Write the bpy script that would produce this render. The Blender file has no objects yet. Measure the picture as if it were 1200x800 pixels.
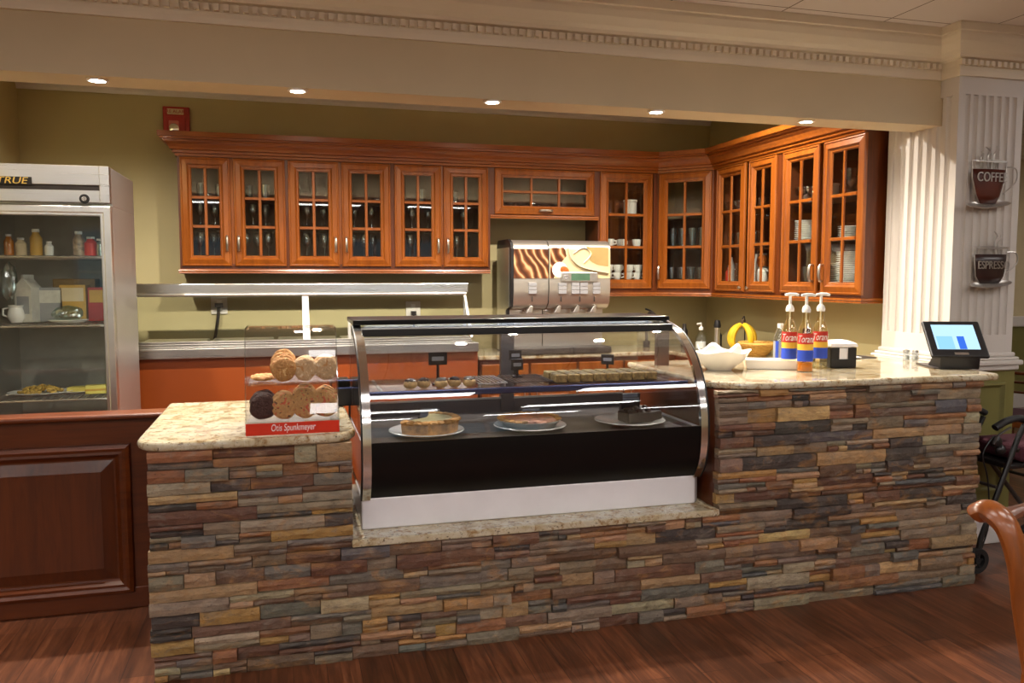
import bpy, bmesh, math, random
from mathutils import Vector, Matrix
random.seed(7)
R = math.radians
PI = math.pi
scene = bpy.context.scene
COL = scene.collection

# ------------------------------------------------------------------ camera
F_PX, YAW, PITCH, CAM_Z = 958.0, R(15.48), R(4.544), 1.53
cam_d = bpy.data.cameras.new('camera')
cam_d.sensor_width = 36.0
cam_d.lens = 36.0 * F_PX / 1200.0
cam_d.clip_start = 0.05
cam = bpy.data.objects.new('camera', cam_d)
COL.objects.link(cam)
cam.location = (0, 0, CAM_Z)
cam.rotation_euler = (PI / 2 - PITCH, 0, -YAW)
scene.camera = cam
_cy, _sy, _cp, _sp = math.cos(YAW), math.sin(YAW), math.cos(PITCH), math.sin(PITCH)
_f = Vector((_sy * _cp, _cy * _cp, -_sp)); _r = Vector((_cy, -_sy, 0)); _d = _f.cross(_r)
def ray(x, y): return _f * F_PX + _r * (x - 600) + _d * (y - 400)
def onY(x, y, Y):
    v = ray(x, y); return Vector((0, 0, CAM_Z)) + v * (Y / v.y)
def onX(x, y, X):
    v = ray(x, y); return Vector((0, 0, CAM_Z)) + v * (X / v.x)
def onZ(x, y, Z):
    v = ray(x, y); return Vector((0, 0, CAM_Z)) + v * ((Z - CAM_Z) / v.z)
def xY(x, Y, y=400): return onY(x, y, Y).x
def zY(x, y, Y): return onY(x, y, Y).z

# --------------------------------------------------------------- materials
def srgb(r, g, b):
    def c(u):
        u /= 255.0
        return u / 12.92 if u <= 0.04045 else ((u + 0.055) / 1.055) ** 2.4
    return (c(r), c(g), c(b), 1.0)

class NT:
    def __init__(s, name):
        s.m = bpy.data.materials.new(name); s.m.use_nodes = True
        s.t = s.m.node_tree; s.n = s.t.nodes; s.n.clear()
        s.out = s.n.new('ShaderNodeOutputMaterial')
    def add(s, typ, **kw):
        nd = s.n.new(typ)
        for k, v in kw.items():
            if k in nd.inputs: nd.inputs[k].default_value = v
            else: setattr(nd, k, v)
        return nd
    def link(s, a, b): s.t.links.new(a, b)
    def bsdf(s, **kw):
        b = s.add('ShaderNodeBsdfPrincipled')
        for k, v in kw.items(): b.inputs[k].default_value = v
        s.link(b.outputs[0], s.out.inputs[0]); return b
    def coord(s, scale=(1, 1, 1), rot=(0, 0, 0), kind='Object'):
        tc = s.add('ShaderNodeTexCoord'); mp = s.add('ShaderNodeMapping')
        mp.inputs['Scale'].default_value = scale; mp.inputs['Rotation'].default_value = rot
        s.link(tc.outputs[kind], mp.inputs[0]); return mp.outputs[0]
    def noise(s, vec, scale, detail=4, rough=.55, dist=0):
        n = s.add('ShaderNodeTexNoise'); n.inputs['Scale'].default_value = scale
        n.inputs['Detail'].default_value = detail; n.inputs['Roughness'].default_value = rough
        n.inputs['Distortion'].default_value = dist
        s.link(vec, n.inputs['Vector']); return n.outputs['Fac']
    def ramp(s, fac, stops, interp='LINEAR'):
        r = s.add('ShaderNodeValToRGB'); r.color_ramp.interpolation = interp
        el = r.color_ramp.elements
        while len(el) < len(stops): el.new(0.5)
        for e, (p, c) in zip(el, stops): e.position = p; e.color = c
        s.link(fac, r.inputs[0]); return r.outputs[0]
    def bump(s, h, strength, dist, b):
        bp = s.add('ShaderNodeBump'); bp.inputs['Strength'].default_value = strength
        bp.inputs['Distance'].default_value = dist
        s.link(h, bp.inputs['Height']); s.link(bp.outputs[0], b.inputs['Normal'])
    def mixc(s, fac, a, b, mode='MIX'):
        m = s.add('ShaderNodeMix', data_type='RGBA', blend_type=mode)
        for sock, v in ((m.inputs[0], fac), (m.inputs[6], a), (m.inputs[7], b)):
            if hasattr(v, 'is_linked') or hasattr(v, 'links'): s.link(v, sock)
            else: sock.default_value = v
        return m.outputs[2]

def plain(name, col, rough=.5, metal=0.0, coat=0.0, spec=.5, var=.06, vscale=8.0):
    t = NT(name); b = t.bsdf(Roughness=rough, Metallic=metal)
    b.inputs['Coat Weight'].default_value = coat; b.inputs['Specular IOR Level'].default_value = spec
    n = t.noise(t.coord(), vscale, 3)
    c2 = tuple(x * (1 - 2 * var) for x in col[:3]) + (1,)
    c1 = tuple(min(1, x * (1 + var)) for x in col[:3]) + (1,)
    t.link(t.ramp(n, [(.3, c2), (.7, c1)]), b.inputs['Base Color'])
    return t.m

def wood(name, c_dark, c_mid, c_light, axis='Z', rough=.3, coat=.35, scale=1.0):
    t = NT(name); b = t.bsdf(Roughness=rough); b.inputs['Coat Weight'].default_value = coat
    b.inputs['Coat Roughness'].default_value = .15
    s = {'X': (2.5, 26, 26), 'Y': (26, 2.5, 26), 'Z': (26, 26, 2.5)}[axis]
    v = t.coord(tuple(q * scale for q in s))
    n = t.noise(v, 1.0, 6, .6, .6)
    big = t.noise(t.coord((3, 3, 2)), 1.0, 2)
    c = t.ramp(n, [(.25, c_dark), (.5, c_mid), (.78, c_light)])
    c = t.mixc(t.ramp(big, [(.3, (0, 0, 0, 1)), (.7, (.35, .35, .35, 1))]), c, c_light)
    t.link(c, b.inputs['Base Color'])
    t.bump(n, .04, .001, b)
    return t.m

def steel(name, col=(.62, .61, .59, 1), rough=.28, axis='X'):
    t = NT(name); b = t.bsdf(Metallic=1.0, Roughness=rough)
    s = {'X': (1.5, 160, 160), 'Z': (160, 160, 1.5), 'Y': (160, 1.5, 160)}[axis]
    n = t.noise(t.coord(s), 1.0, 3)
    c = t.ramp(n, [(.3, tuple(q * .94 for q in col[:3]) + (1,)), (.7, col)])
    t.link(c, b.inputs['Base Color'])
    mr = t.add('ShaderNodeMapRange'); t.link(n, mr.inputs[0])
    mr.inputs[3].default_value = rough * .88; mr.inputs[4].default_value = rough * 1.15
    t.link(mr.outputs[0], b.inputs['Roughness'])
    return t.m

def thin_glass(name, tint=(1, 1, 1, 1), base=.05, gain=.9, rough=.01, gcol=(1, 1, 1, 1)):
    """clear sheet: lets light straight through, mirrors more at grazing angles"""
    t = NT(name)
    lw = t.add('ShaderNodeLayerWeight'); lw.inputs[0].default_value = .5
    p = t.add('ShaderNodeMath', operation='POWER'); t.link(lw.outputs['Facing'], p.inputs[0]); p.inputs[1].default_value = 4.0
    m = t.add('ShaderNodeMath', operation='MULTIPLY_ADD'); t.link(p.outputs[0], m.inputs[0])
    m.inputs[1].default_value = gain; m.inputs[2].default_value = base
    tr = t.add('ShaderNodeBsdfTransparent'); tr.inputs[0].default_value = tint
    gl = t.add('ShaderNodeBsdfGlossy'); gl.inputs['Roughness'].default_value = rough; gl.inputs[0].default_value = gcol
    mx = t.add('ShaderNodeMixShader'); t.link(m.outputs[0], mx.inputs[0])
    t.link(tr.outputs[0], mx.inputs[1]); t.link(gl.outputs[0], mx.inputs[2])
    t.link(mx.outputs[0], t.out.inputs[0])
    return t.m

def emit(name, col, strength):
    t = NT(name); e = t.add('ShaderNodeEmission'); e.inputs[0].default_value = col; e.inputs[1].default_value = strength
    t.link(e.outputs[0], t.out.inputs[0]); return t.m

def granite(name):
    t = NT(name); b = t.bsdf(Roughness=.12); b.inputs['Coat Weight'].default_value = .4
    v = t.coord()
    n1 = t.noise(v, 9, 5, .65, .8); n2 = t.noise(v, 60, 4, .7); n3 = t.noise(v, 24, 4, .7, .4)
    c = t.ramp(n1, [(.28, srgb(126, 104, 74)), (.42, srgb(184, 168, 136)), (.6, srgb(204, 196, 174)), (.75, srgb(172, 162, 142))])
    c = t.mixc(t.ramp(n3, [(.52, (0, 0, 0, 1)), (.64, (.85, .85, .85, 1))]), c, srgb(140, 104, 58))
    c = t.mixc(t.ramp(n2, [(.58, (0, 0, 0, 1)), (.66, (.85, .85, .85, 1))]), c, srgb(66, 48, 36))
    t.link(c, b.inputs['Base Color'])
    return t.m

M = {}
CH = (srgb(106, 52, 12), srgb(132, 68, 16), srgb(156, 88, 28))
M['cherry'] = wood('cherry_wood', *CH)
M['cherry_x'] = wood('cherry_wood_horizontal', *CH, axis='X')
M['cherry_dark'] = wood('dark_cherry_wood', srgb(60, 25, 9), srgb(88, 40, 13), srgb(106, 50, 19), rough=.32)
M['cherry_dark_x'] = wood('dark_cherry_wood_horizontal', srgb(64, 27, 8), srgb(94, 42, 11), srgb(112, 53, 18), axis='X', rough=.36, coat=.12)
M['cherry_in'] = wood('cabinet_inside_wood', srgb(74, 34, 14), srgb(96, 48, 20), srgb(112, 58, 26), rough=.5, coat=0)
M['chair_wood'] = wood('chair_wood', srgb(104, 52, 16), srgb(136, 70, 22), srgb(152, 84, 32), rough=.3)
M['laminate'] = plain('orange_brown_laminate', srgb(136, 60, 8), .45, var=.05, vscale=2)
M['steel'] = steel('brushed_steel'); M['steel_z'] = steel('brushed_steel_vertical', axis='Z', rough=.42)
M['steel_soft'] = plain('satin_steel_sheet', srgb(205, 200, 192), .32, .85, var=.02)
M['chrome'] = plain('polished_metal', (.8, .8, .8, 1), .12, 1.0, var=.02)
M['alu'] = plain('satin_aluminium', (.72, .71, .68, 1), .3, 1.0, var=.03)
M['nickel'] = plain('brushed_nickel', (.55, .5, .44, 1), .3, 1.0, var=.03)
M['dark_metal'] = plain('dark_grey_metal', srgb(84, 78, 76), .4, .6)
M['black'] = plain('black_plastic', srgb(24, 22, 24), .4)
M['black_gloss'] = plain('gloss_black_panel', srgb(13, 11, 12), .3, spec=.25)
M['rubber'] = plain('black_rubber', srgb(22, 22, 24), .6)
M['white_paint'] = plain('white_enamel', srgb(236, 234, 240), .18, coat=.5, var=.02)
M['china'] = plain('white_china', srgb(238, 236, 230), .18, coat=.3, var=.01)
M['white_plastic'] = plain('white_plastic', srgb(236, 234, 230), .35, var=.01)
M['paper'] = plain('white_paper', srgb(236, 234, 236), .8, var=.02)
M['cardboard'] = plain('cardboard', srgb(150, 118, 70), .8)
M['trim'] = plain('cream_trim_paint', srgb(228, 218, 198), .45, var=.015, vscale=3)
M['column'] = plain('white_column_paint', srgb(208, 202, 196), .45, var=.015, vscale=3)
M['beam'] = plain('tan_wall_paint', srgb(206, 190, 158), .6, var=.02, vscale=3)
M['olive'] = plain('olive_wall_paint', srgb(180, 168, 124), .55, var=.03, vscale=2)
M['olive_dark'] = plain('olive_panel_paint', srgb(118, 112, 62), .5, var=.03)
M['tanwall'] = plain('pale_tan_paint', srgb(206, 190, 154), .6, var=.02)
M['base_white'] = plain('baseboard_white', srgb(214, 208, 204), .4, var=.02)
M['kceil'] = plain('kitchen_ceiling_paint', srgb(208, 200, 176), .7, var=.02)
M['granite'] = granite('speckled_cream_granite')
M['glass'] = thin_glass('pane_glass', (.93, .95, .94, 1), .035, .6)
M['case_glass'] = thin_glass('display_glass', (.93, .94, .95, 1), .05, .7)
M['acrylic'] = thin_glass('clear_acrylic', (.95, .95, .96, 1), .022, .7)
M['ware'] = thin_glass('drinking_glass', (.82, .86, .88, 1), .2, .9, .04)
M['green_glass'] = thin_glass('glass_shelf_edge', (.55, .75, .68, 1), .15, .8)
M['blue_edge'] = plain('blue_grey_shelf_edge', srgb(70, 80, 120), .2, .5)
M['red'] = plain('red_enamel', srgb(172, 34, 34), .4)
M['red_strip'] = plain('red_label_strip', srgb(214, 52, 28), .35)
M['cream_label'] = plain('cream_label', srgb(216, 196, 160), .6)
M['gold'] = plain('gold_lettering', srgb(226, 192, 96), .4)
M['yellow'] = plain('banana_skin', srgb(226, 186, 38), .5, var=.12, vscale=14)
M['brown_tip'] = plain('banana_tip', srgb(70, 50, 20), .7)
M['wicker'] = wood('wicker', srgb(150, 100, 40), srgb(196, 150, 70), srgb(220, 180, 100), 'X', .7, 0, 3)
M['pie_crust'] = plain('baked_crust', srgb(206, 150, 78), .6, var=.25, vscale=30)
M['custard'] = plain('pale_custard', srgb(206, 190, 136), .5, var=.12, vscale=20)
M['orange_fill'] = plain('orange_filling', srgb(186, 102, 44), .35, var=.3, vscale=35)
M['pink_fill'] = plain('pink_filling', srgb(222, 160, 130), .5, var=.15, vscale=40)
M['choc'] = plain('chocolate_cake', srgb(46, 24, 18), .5, var=.25, vscale=40)
M['puff'] = plain('choux_pastry', srgb(214, 176, 120), .6, var=.2, vscale=40)
M['bar'] = plain('oat_bar', srgb(168, 138, 84), .7, var=.3, vscale=60)
M['maroon'] = plain('maroon_fabric', srgb(70, 24, 38), .9)
M['soap'] = thin_glass('clear_soap_bottle', (.9, .93, .92, 1), .1, .7)
M['amber'] = plain('amber_syrup', srgb(196, 116, 20), .15, coat=.5)
M['syrup'] = thin_glass('pale_syrup_glass', (.95, .88, .66, 1), .1, .7)
M['lbl_red'] = plain('label_red', srgb(196, 48, 34), .5)
M['lbl_yel'] = plain('label_yellow', srgb(228, 182, 60), .5)
M['lbl_blue'] = plain('label_blue', srgb(36, 72, 190), .5)
M['led'] = emit('led_bulb', (1, .97, .92, 1), 60)
M['milk'] = plain('milk_carton_print', srgb(206, 204, 196), .5, var=.08, vscale=30)
M['box_y'] = plain('yellow_carton', srgb(206, 160, 70), .6, var=.1)
M['box_r'] = plain('red_carton', srgb(170, 50, 40), .5, var=.1)
M['box_g'] = plain('grey_carton', srgb(150, 152, 158), .6, var=.06)
M['butter'] = plain('butter_wrap', srgb(228, 210, 110), .5)
M['salad'] = plain('pale_salad', srgb(206, 170, 90), .7, var=.35, vscale=50)
M['bag'] = thin_glass('crinkled_clear_bag', (.6, .72, .68, 1), .25, .7, .12)
M['jar'] = plain('filled_jar', srgb(176, 150, 120), .3, var=.3, vscale=40)
M['fridge_in'] = plain('fridge_liner', srgb(176, 174, 164), .4)
M['lcd'] = plain('green_lcd', srgb(74, 104, 84), .25)
M['button'] = plain('button_grey', srgb(146, 146, 150), .4)
M['rust_cup'] = plain('rust_brown_enamel', srgb(86, 34, 20), .35, var=.2, vscale=6)
M['dark_cup'] = plain('dark_brown_enamel', srgb(48, 26, 24), .35, var=.15, vscale=6)
M['wire'] = plain('dark_wire', srgb(96, 88, 84), .35, .7)
M['silver_wire'] = plain('silver_wire', srgb(190, 184, 178), .3, .7)
M['drop'] = plain('outlet_plate', srgb(214, 208, 198), .4)

def mk_cookie(name, base, d1, d2):
    t = NT(name); b = t.bsdf(Roughness=.75)
    v = t.coord(); n = t.noise(v, 90, 4); n2 = t.noise(v, 75, 1)
    n3 = t.noise(t.coord(rot=(1, 2, .4)), 70, 1)
    c = t.ramp(n, [(.3, tuple(q * .7 for q in base[:3]) + (1,)), (.7, base)])
    c = t.mixc(t.ramp(n2, [(.62, (0, 0, 0, 1)), (.65, (1, 1, 1, 1))]), c, d1)
    c = t.mixc(t.ramp(n3, [(.61, (0, 0, 0, 1)), (.64, (1, 1, 1, 1))]), c, d2)
    t.link(c, b.inputs['Base Color']); t.bump(n, 1.0, .006, b); return t.m
M['ck_sugar'] = mk_cookie('oatmeal_cookie', srgb(206, 148, 82), srgb(170, 104, 46), srgb(222, 180, 120))
M['ck_white'] = mk_cookie('pale_nut_cookie', srgb(224, 186, 138), srgb(238, 214, 176), srgb(196, 140, 80))
M['ck_candy'] = mk_cookie('candy_cookie', srgb(202, 154, 94), srgb(104, 68, 42), srgb(196, 92, 60))
M['ck_choc'] = mk_cookie('chocolate_cookie', srgb(70, 38, 28), srgb(36, 18, 14), srgb(60, 30, 22))

def mk_stone():
    t = NT('ledger_stone'); b = t.bsdf(Roughness=.55)
    at = t.add('ShaderNodeAttribute'); at.attribute_name = 'stone_colour'
    n = t.noise(t.coord((14, 14, 34)), 1.0, 6, .7, .5)
    pat = t.noise(t.coord((7, 7, 13)), 1.0, 4, .65, 1.0)
    pat2 = t.noise(t.coord((9, 9, 16), (.3, .2, .5)), 1.3, 4, .65, .8)
    c = t.mixc(t.ramp(pat, [(.54, (0, 0, 0, 1)), (.66, (.5, .5, .5, 1))]), at.outputs['Color'], srgb(160, 116, 66))
    c = t.mixc(t.ramp(pat2, [(.54, (0, 0, 0, 1)), (.68, (.55, .55, .55, 1))]), c, srgb(126, 116, 106))
    c = t.mixc(1.0, c, t.ramp(n, [(.25, (.55, .51, .48, 1)), (.5, (1.08, 1.06, 1.02, 1)), (.75, (1.55, 1.48, 1.34, 1))]), 'MULTIPLY')
    sp = t.noise(t.coord((1, 1, 1.6)), 80, 4, .7)
    c = t.mixc(t.ramp(sp, [(.6, (0, 0, 0, 1)), (.7, (.75, .75, .75, 1))]), c, srgb(56, 36, 28))
    t.link(c, b.inputs['Base Color'])
    t.bump(t.noise(t.coord((1, 1, 2)), 40, 6, .7), .8, .008, b); return t.m
M['stone'] = mk_stone()

def mk_floor():
    t = NT('plank_floor'); b = t.bsdf(Roughness=.34)
    v = t.coord((1, 1, 1), (0, 0, PI / 2))
    br = t.add('ShaderNodeTexBrick'); t.link(v, br.inputs['Vector'])
    br.inputs['Scale'].default_value = 1.0; br.inputs['Brick Width'].default_value = 1.1
    br.inputs['Row Height'].default_value = .127; br.inputs['Mortar Size'].default_value = .0012
    br.inputs['Color1'].default_value = (0, 0, 0, 1); br.inputs['Color2'].default_value = (1, 1, 1, 1)
    br.inputs['Mortar'].default_value = (.3, .3, .3, 1); br.inputs['Bias'].default_value = 0
    n = t.noise(t.coord((30, 2.2, 1)), 1.0, 6, .62, 1.2)
    n2 = t.noise(t.coord((5, 1.2, 1)), 1.0, 3)
    c = t.ramp(n, [(.25, srgb(58, 33, 20)), (.5, srgb(102, 58, 36)), (.75, srgb(142, 88, 58))])
    c = t.mixc(t.ramp(n2, [(.35, (0, 0, 0, 1)), (.75, (.6, .6, .6, 1))]), c, srgb(60, 34, 22))
    tone = t.ramp(br.outputs['Color'], [(0, (.62, .61, .60, 1)), (1, (1.3, 1.27, 1.22, 1))])
    c = t.mixc(1.0, c, tone, 'MULTIPLY')
    c = t.mixc(br.outputs['Fac'], c, srgb(40, 18, 12))
    t.link(c, b.inputs['Base Color']); t.bump(n, .1, .002, b); return t.m
M['floor'] = mk_floor()

def mk_tiles():
    t = NT('ceiling_tile'); b = t.bsdf(Roughness=.85)
    br = t.add('ShaderNodeTexBrick', offset=0.0); t.link(t.coord(), br.inputs['Vector'])
    br.inputs['Scale'].default_value = 1.0; br.inputs['Brick Width'].default_value = .61
    br.inputs['Row Height'].default_value = 1.22; br.inputs['Mortar Size'].default_value = .004
    br.inputs['Color1'].default_value = srgb(214, 206, 202); br.inputs['Color2'].default_value = srgb(210, 202, 198)
    br.inputs['Mortar'].default_value = srgb(110, 96, 84)
    t.link(br.outputs['Color'], b.inputs['Base Color']); return t.m
M['tiles'] = mk_tiles()

def mk_art(kind):
    """printed picture on the coffee machine: brown swirls running into cream"""
    t = NT('swirl_print_' + kind); b = t.bsdf(Roughness=.25)
    w = t.add('ShaderNodeTexWave', wave_type='BANDS'); t.link(t.coord((1, 1, 1), (0, R(28), 0)), w.inputs['Vector'])
    w.inputs['Scale'].default_value = 5; w.inputs['Distortion'].default_value = 7; w.inputs['Detail'].default_value = 2
    w.inputs['Detail Scale'].default_value = 1.0
    c = t.ramp(w.outputs['Fac'], [(0, srgb(70, 38, 24)), (.45, srgb(104, 62, 38)), (.8, srgb(140, 92, 60)), (1, srgb(214, 166, 122))])
    t.link(c, b.inputs['Base Color']); return t.m
M['art'] = mk_art('brown')
M['cream'] = plain('cream_print', srgb(206, 190, 150), .3, var=.03)
M['gold_print'] = plain('gold_print', srgb(168, 142, 92), .3, var=.06)

# ------------------------------------------------------------ mesh builder
class MB:
    def __init__(s): s.b = bmesh.new()
    def quadstrip(s, rings, closed=True, cap0=False, cap1=False):
        vr = [[s.b.verts.new(p) for p in ring] for ring in rings]
        n = len(vr[0]); last = n if closed else n - 1
        for a, c in zip(vr, vr[1:]):
            for i in range(last):
                j = (i + 1) % n
                try: s.b.faces.new((a[i], a[j], c[j], c[i]))
                except ValueError: pass
        if cap0: s.b.faces.new(list(reversed(vr[0])))
        if cap1: s.b.faces.new(vr[-1])
        return s
    def box(s, x0, x1, y0, y1, z0, z1):
        p = [(x0, y0), (x1, y0), (x1, y1), (x0, y1)]
        return s.quadstrip([[(x, y, z0) for x, y in p], [(x, y, z1) for x, y in p]], True, True, True)
    def obox(s, mat, sx, sy, sz):
        p = [(-sx / 2, -sy / 2), (sx / 2, -sy / 2), (sx / 2, sy / 2), (-sx / 2, sy / 2)]
        return s.quadstrip([[mat @ Vector((x, y, z)) for x, y in p] for z in (-sz / 2, sz / 2)], True, True, True)
    def prism(s, pts, lo, hi, plane='XY'):
        def m(p, h):
            return {'XY': (p[0], p[1], h), 'YZ': (h, p[0], p[1]), 'XZ': (p[0], h, p[1])}[plane]
        return s.quadstrip([[m(p, lo) for p in pts], [m(p, hi) for p in pts]], True, True, True)
    def lathe(s, prof, c=(0, 0, 0), n=20, a0=0.0, a1=2 * PI, sx=1, sy=1):
        full = abs(a1 - a0 - 2 * PI) < 1e-6
        k = n if full else n + 1
        rings = []
        for i in range(k):
            a = a0 + (a1 - a0) * i / n
            rings.append([(c[0] + r * math.cos(a) * sx, c[1] + r * math.sin(a) * sy, c[2] + z) for r, z in prof])
        if full: rings.append(rings[0])
        s.quadstrip(rings, False)
        if not full:
            for rg in (rings[0], rings[-1]):
                vs = [s.b.verts.new(p) for p in rg]
                try: s.b.faces.new(vs)
                except (ValueError, TypeError): pass
        bmesh.ops.remove_doubles(s.b, verts=s.b.verts, dist=1e-5)
        return s
    def cyl(s, c, r, z0, z1, n=20, r1=None):
        r1 = r if r1 is None else r1
        return s.quadstrip([[(c[0] + q * math.cos(2 * PI * i / n), c[1] + q * math.sin(2 * PI * i / n), z) for i in range(n)]
                            for q, z in ((r, z0), (r1, z1))], True, True, True)
    def tube(s, pts, rad, n=8, closed=False, flat=1.0):
        pts = [Vector(p) for p in pts]; N = len(pts); rings = []
        rads = rad if isinstance(rad, (list, tuple)) else [rad] * N
        prev = None
        for i, p in enumerate(pts):
            if closed: tg = pts[(i + 1) % N] - pts[i - 1]
            else: tg = pts[min(i + 1, N - 1)] - pts[max(i - 1, 0)]
            tg.normalize()
            if prev is None:
                up = Vector((0, 0, 1)) if abs(tg.z) < .9 else Vector((1, 0, 0))
                u = tg.cross(up).normalized()
            else:
                u = (prev - tg * prev.dot(tg)).normalized()
            prev = u; w = tg.cross(u)
            rings.append([p + (u * math.cos(2 * PI * k / n) + w * math.sin(2 * PI * k / n) * flat) * rads[i] for k in range(n)])
        if closed: rings.append(rings[0]); s.quadstrip(rings, True)
        else: s.quadstrip(rings, True, True, True)
        bmesh.ops.remove_doubles(s.b, verts=s.b.verts, dist=1e-6)
        return s
    def ball(s, c, r, sx=1, sy=1, sz=1, sub=2, jit=0.0):
        v0 = len(s.b.verts)
        ret = bmesh.ops.create_icosphere(s.b, subdivisions=sub, radius=r)
        for v in ret['verts']:
            k = 1 + random.uniform(-jit, jit)
            v.co = Vector((v.co.x * sx * k + c[0], v.co.y * sy * k + c[1], v.co.z * sz * k + c[2]))
        return s
    def frame(s, x0, x1, z0, z1, rings):
        """mitred moulding round a rectangle facing -Y; rings = [(inset, y)]"""
        return s.quadstrip([[(x0 + d, y, z0 + d), (x1 - d, y, z0 + d), (x1 - d, y, z1 - d), (x0 + d, y, z1 - d)] for d, y in rings], True)
    def build(s, name, mat, parent=None, smooth=False, bevel=0.0, seg=2, angle=35):
        bmesh.ops.recalc_face_normals(s.b, faces=s.b.faces)
        me = bpy.data.meshes.new(name); s.b.to_mesh(me); s.b.free()
        o = bpy.data.objects.new(name, me); COL.objects.link(o)
        mats = mat if isinstance(mat, (list, tuple)) else [mat]
        for m in mats: me.materials.append(m)
        if smooth:
            for p in me.polygons: p.use_smooth = True
            try: me.set_sharp_from_angle(angle=R(angle))
            except Exception: pass
        if parent: o.parent = parent
        if bevel:
            bv = o.modifiers.new('edge', 'BEVEL'); bv.width = bevel; bv.segments = seg; bv.limit_method = 'ANGLE'; bv.angle_limit = R(40)
        return o

def tag(o, label=None, cat=None, group=None, kind=None):
    if label: o['label'] = label
    if cat: o['category'] = cat
    if group: o['group'] = group
    if kind: o['kind'] = kind
    return o
def thing(name, label, cat, loc=(0, 0, 0), rz=0.0, group=None):
    o = bpy.data.objects.new(name, None); COL.objects.link(o)
    o.empty_display_size = .1; o.location = loc; o.rotation_euler = (0, 0, rz)
    return tag(o, label, cat, group)
def struct(o): o['kind'] = 'structure'; return o
def dup(src, loc=None, rz=None, label=None, group=None):
    c = src.copy(); COL.objects.link(c)
    for ch in src.children:
        k = ch.copy(); COL.objects.link(k); k.parent = c
        for g in ch.children:
            h = g.copy(); COL.objects.link(h); h.parent = k
    if loc is not None: c.location = loc
    if rz is not None: c.rotation_euler = (0, 0, rz)
    if label: c['label'] = label
    if group: c['group'] = group
    return c
class Kind:
    """first call places the original, later calls place copies"""
    def __init__(s, maker): s.mk = maker; s.o = None
    def __call__(s, loc, rz, label, group=None, rot=None, scale=None):
        if s.o is None: s.o = s.mk(); c = s.o
        else: c = dup(s.o)
        c.location = loc; c.rotation_euler = rot if rot else (0, 0, rz); c['label'] = label
        c.scale = (1, 1, 1) if scale is None else ((scale,) * 3 if not isinstance(scale, tuple) else scale)
        if group: c['group'] = group
        elif 'group' in c: del c['group']
        return c
def text(name, body, size, mat, parent, loc, rot, extrude=.0015, align='CENTER', shear=0.0, xs=1.0):
    cu = bpy.data.curves.new(name, 'FONT'); cu.body = body; cu.size = size; cu.extrude = extrude
    cu.align_x = align; cu.align_y = 'CENTER'; cu.shear = shear; cu.materials.append(mat)
    tmp = bpy.data.objects.new(name, cu); COL.objects.link(tmp)
    bpy.context.view_layer.update()
    me = bpy.data.meshes.new_from_object(tmp.evaluated_get(bpy.context.evaluated_depsgraph_get()))
    bpy.data.objects.remove(tmp); me.name = name
    o = bpy.data.objects.new(name, me); COL.objects.link(o); o.parent = parent
    o.location = loc; o.rotation_euler = rot; o.scale = (xs, 1, 1); return o
def smooth_pts(pts, k=4):
    P = [Vector(p) for p in pts]; out = []
    for i in range(len(P) - 1):
        a, b, c, d = P[max(i - 1, 0)], P[i], P[i + 1], P[min(i + 2, len(P) - 1)]
        for j in range(k):
            t = j / k
            out.append(.5 * ((2 * b) + (c - a) * t + (2 * a - 5 * b + 4 * c - d) * t * t + (3 * b - a - 3 * c + d) * t ** 3))
    out.append(P[-1]); return out

# =================================================================== SETTING
XW, YB, XL = 3.73, 6.77, -1.84
ZC, ZK = 2.86, 3.0
Z1, Z2 = .92, 1.055
struct(MB().box(-5, 8.6, -4.2, 8.4, -.1, 0).build('floor', M['floor']))
struct(MB().box(-5, 8.6, -4.2, 3.86, ZC, ZC + .08).build('ceiling', M['tiles']))
struct(MB().box(XL - .1, XW + .1, 3.86, YB + .1, ZK, ZK + .08).build('ceiling_kitchen', M['kceil']))
struct(MB().box(XL - .1, XW + .1, YB, YB + .1, 0, ZK).build('wall_back', M['olive']))
struct(MB().box(XW, XW + .1, 4.0, YB, 0, ZK).build('wall_right', M['olive']))
struct(MB().box(XL - .1, XL, 3.9, YB, 0, ZK).build('wall_left', M['olive']))
struct(MB().box(-5, XL, 3.9, 4.0, 0, ZC).build('wall_left_return', M['beam']))
struct(MB().box(-5.1, -5, -4.2, 4.0, 0, ZC).build('wall_west', M['beam']))
# dining room: end wall with two windows, far wall beyond the column
wr = MB()
for x0, x1, z0, z1 in ((-5, -3.2, 0, ZC), (-.8, 1.0, 0, ZC), (3.4, 8.6, 0, ZC), (-3.2, -.8, 0, .8), (-3.2, -.8, 2.3, ZC), (1.0, 3.4, 0, .8), (1.0, 3.4, 2.3, ZC)):
    wr.box(x0, x1, -4.3, -4.2, z0, z1)
struct(wr.build('wall_south', M['tanwall']))
for k, x0 in ((1, -3.2), (2, 1.0)):
    w = MB()
    w.box(x0, x0 + 2.4, -4.27, -4.2, .8, .86).box(x0, x0 + 2.4, -4.27, -4.2, 2.24, 2.3)
    for q in (0, .78, 1.57, 2.34): w.box(x0 + q, x0 + q + .06, -4.27, -4.2, .86, 2.24)
    w.box(x0 + .06, x0 + 2.34, -4.26, -4.21, 1.58, 1.62)
    struct(w.build('window_%d' % k, M['base_white']))
struct(MB().box(8.6, 8.7, -4.2, 8.4, 0, ZC).build('wall_east', M['tanwall']))
far = struct(MB().box(XW + .1, 8.6, 7.6, 7.7, 0, ZC).build('wall_far', M['tanwall']))
struct(MB().box(3.86, 8.6, 3.86, 7.7, ZC, ZC + .08).build('ceiling_hall', M['tiles']))
struct(MB().box(XW + .1, 8.6, 7.57, 7.6, .18, .95).build('trim_1', M['olive_dark']))
struct(MB().box(XW + .1, 8.6, 7.54, 7.6, .95, 1.07).build('trim_2', M['base_white'], bevel=.012))
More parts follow.
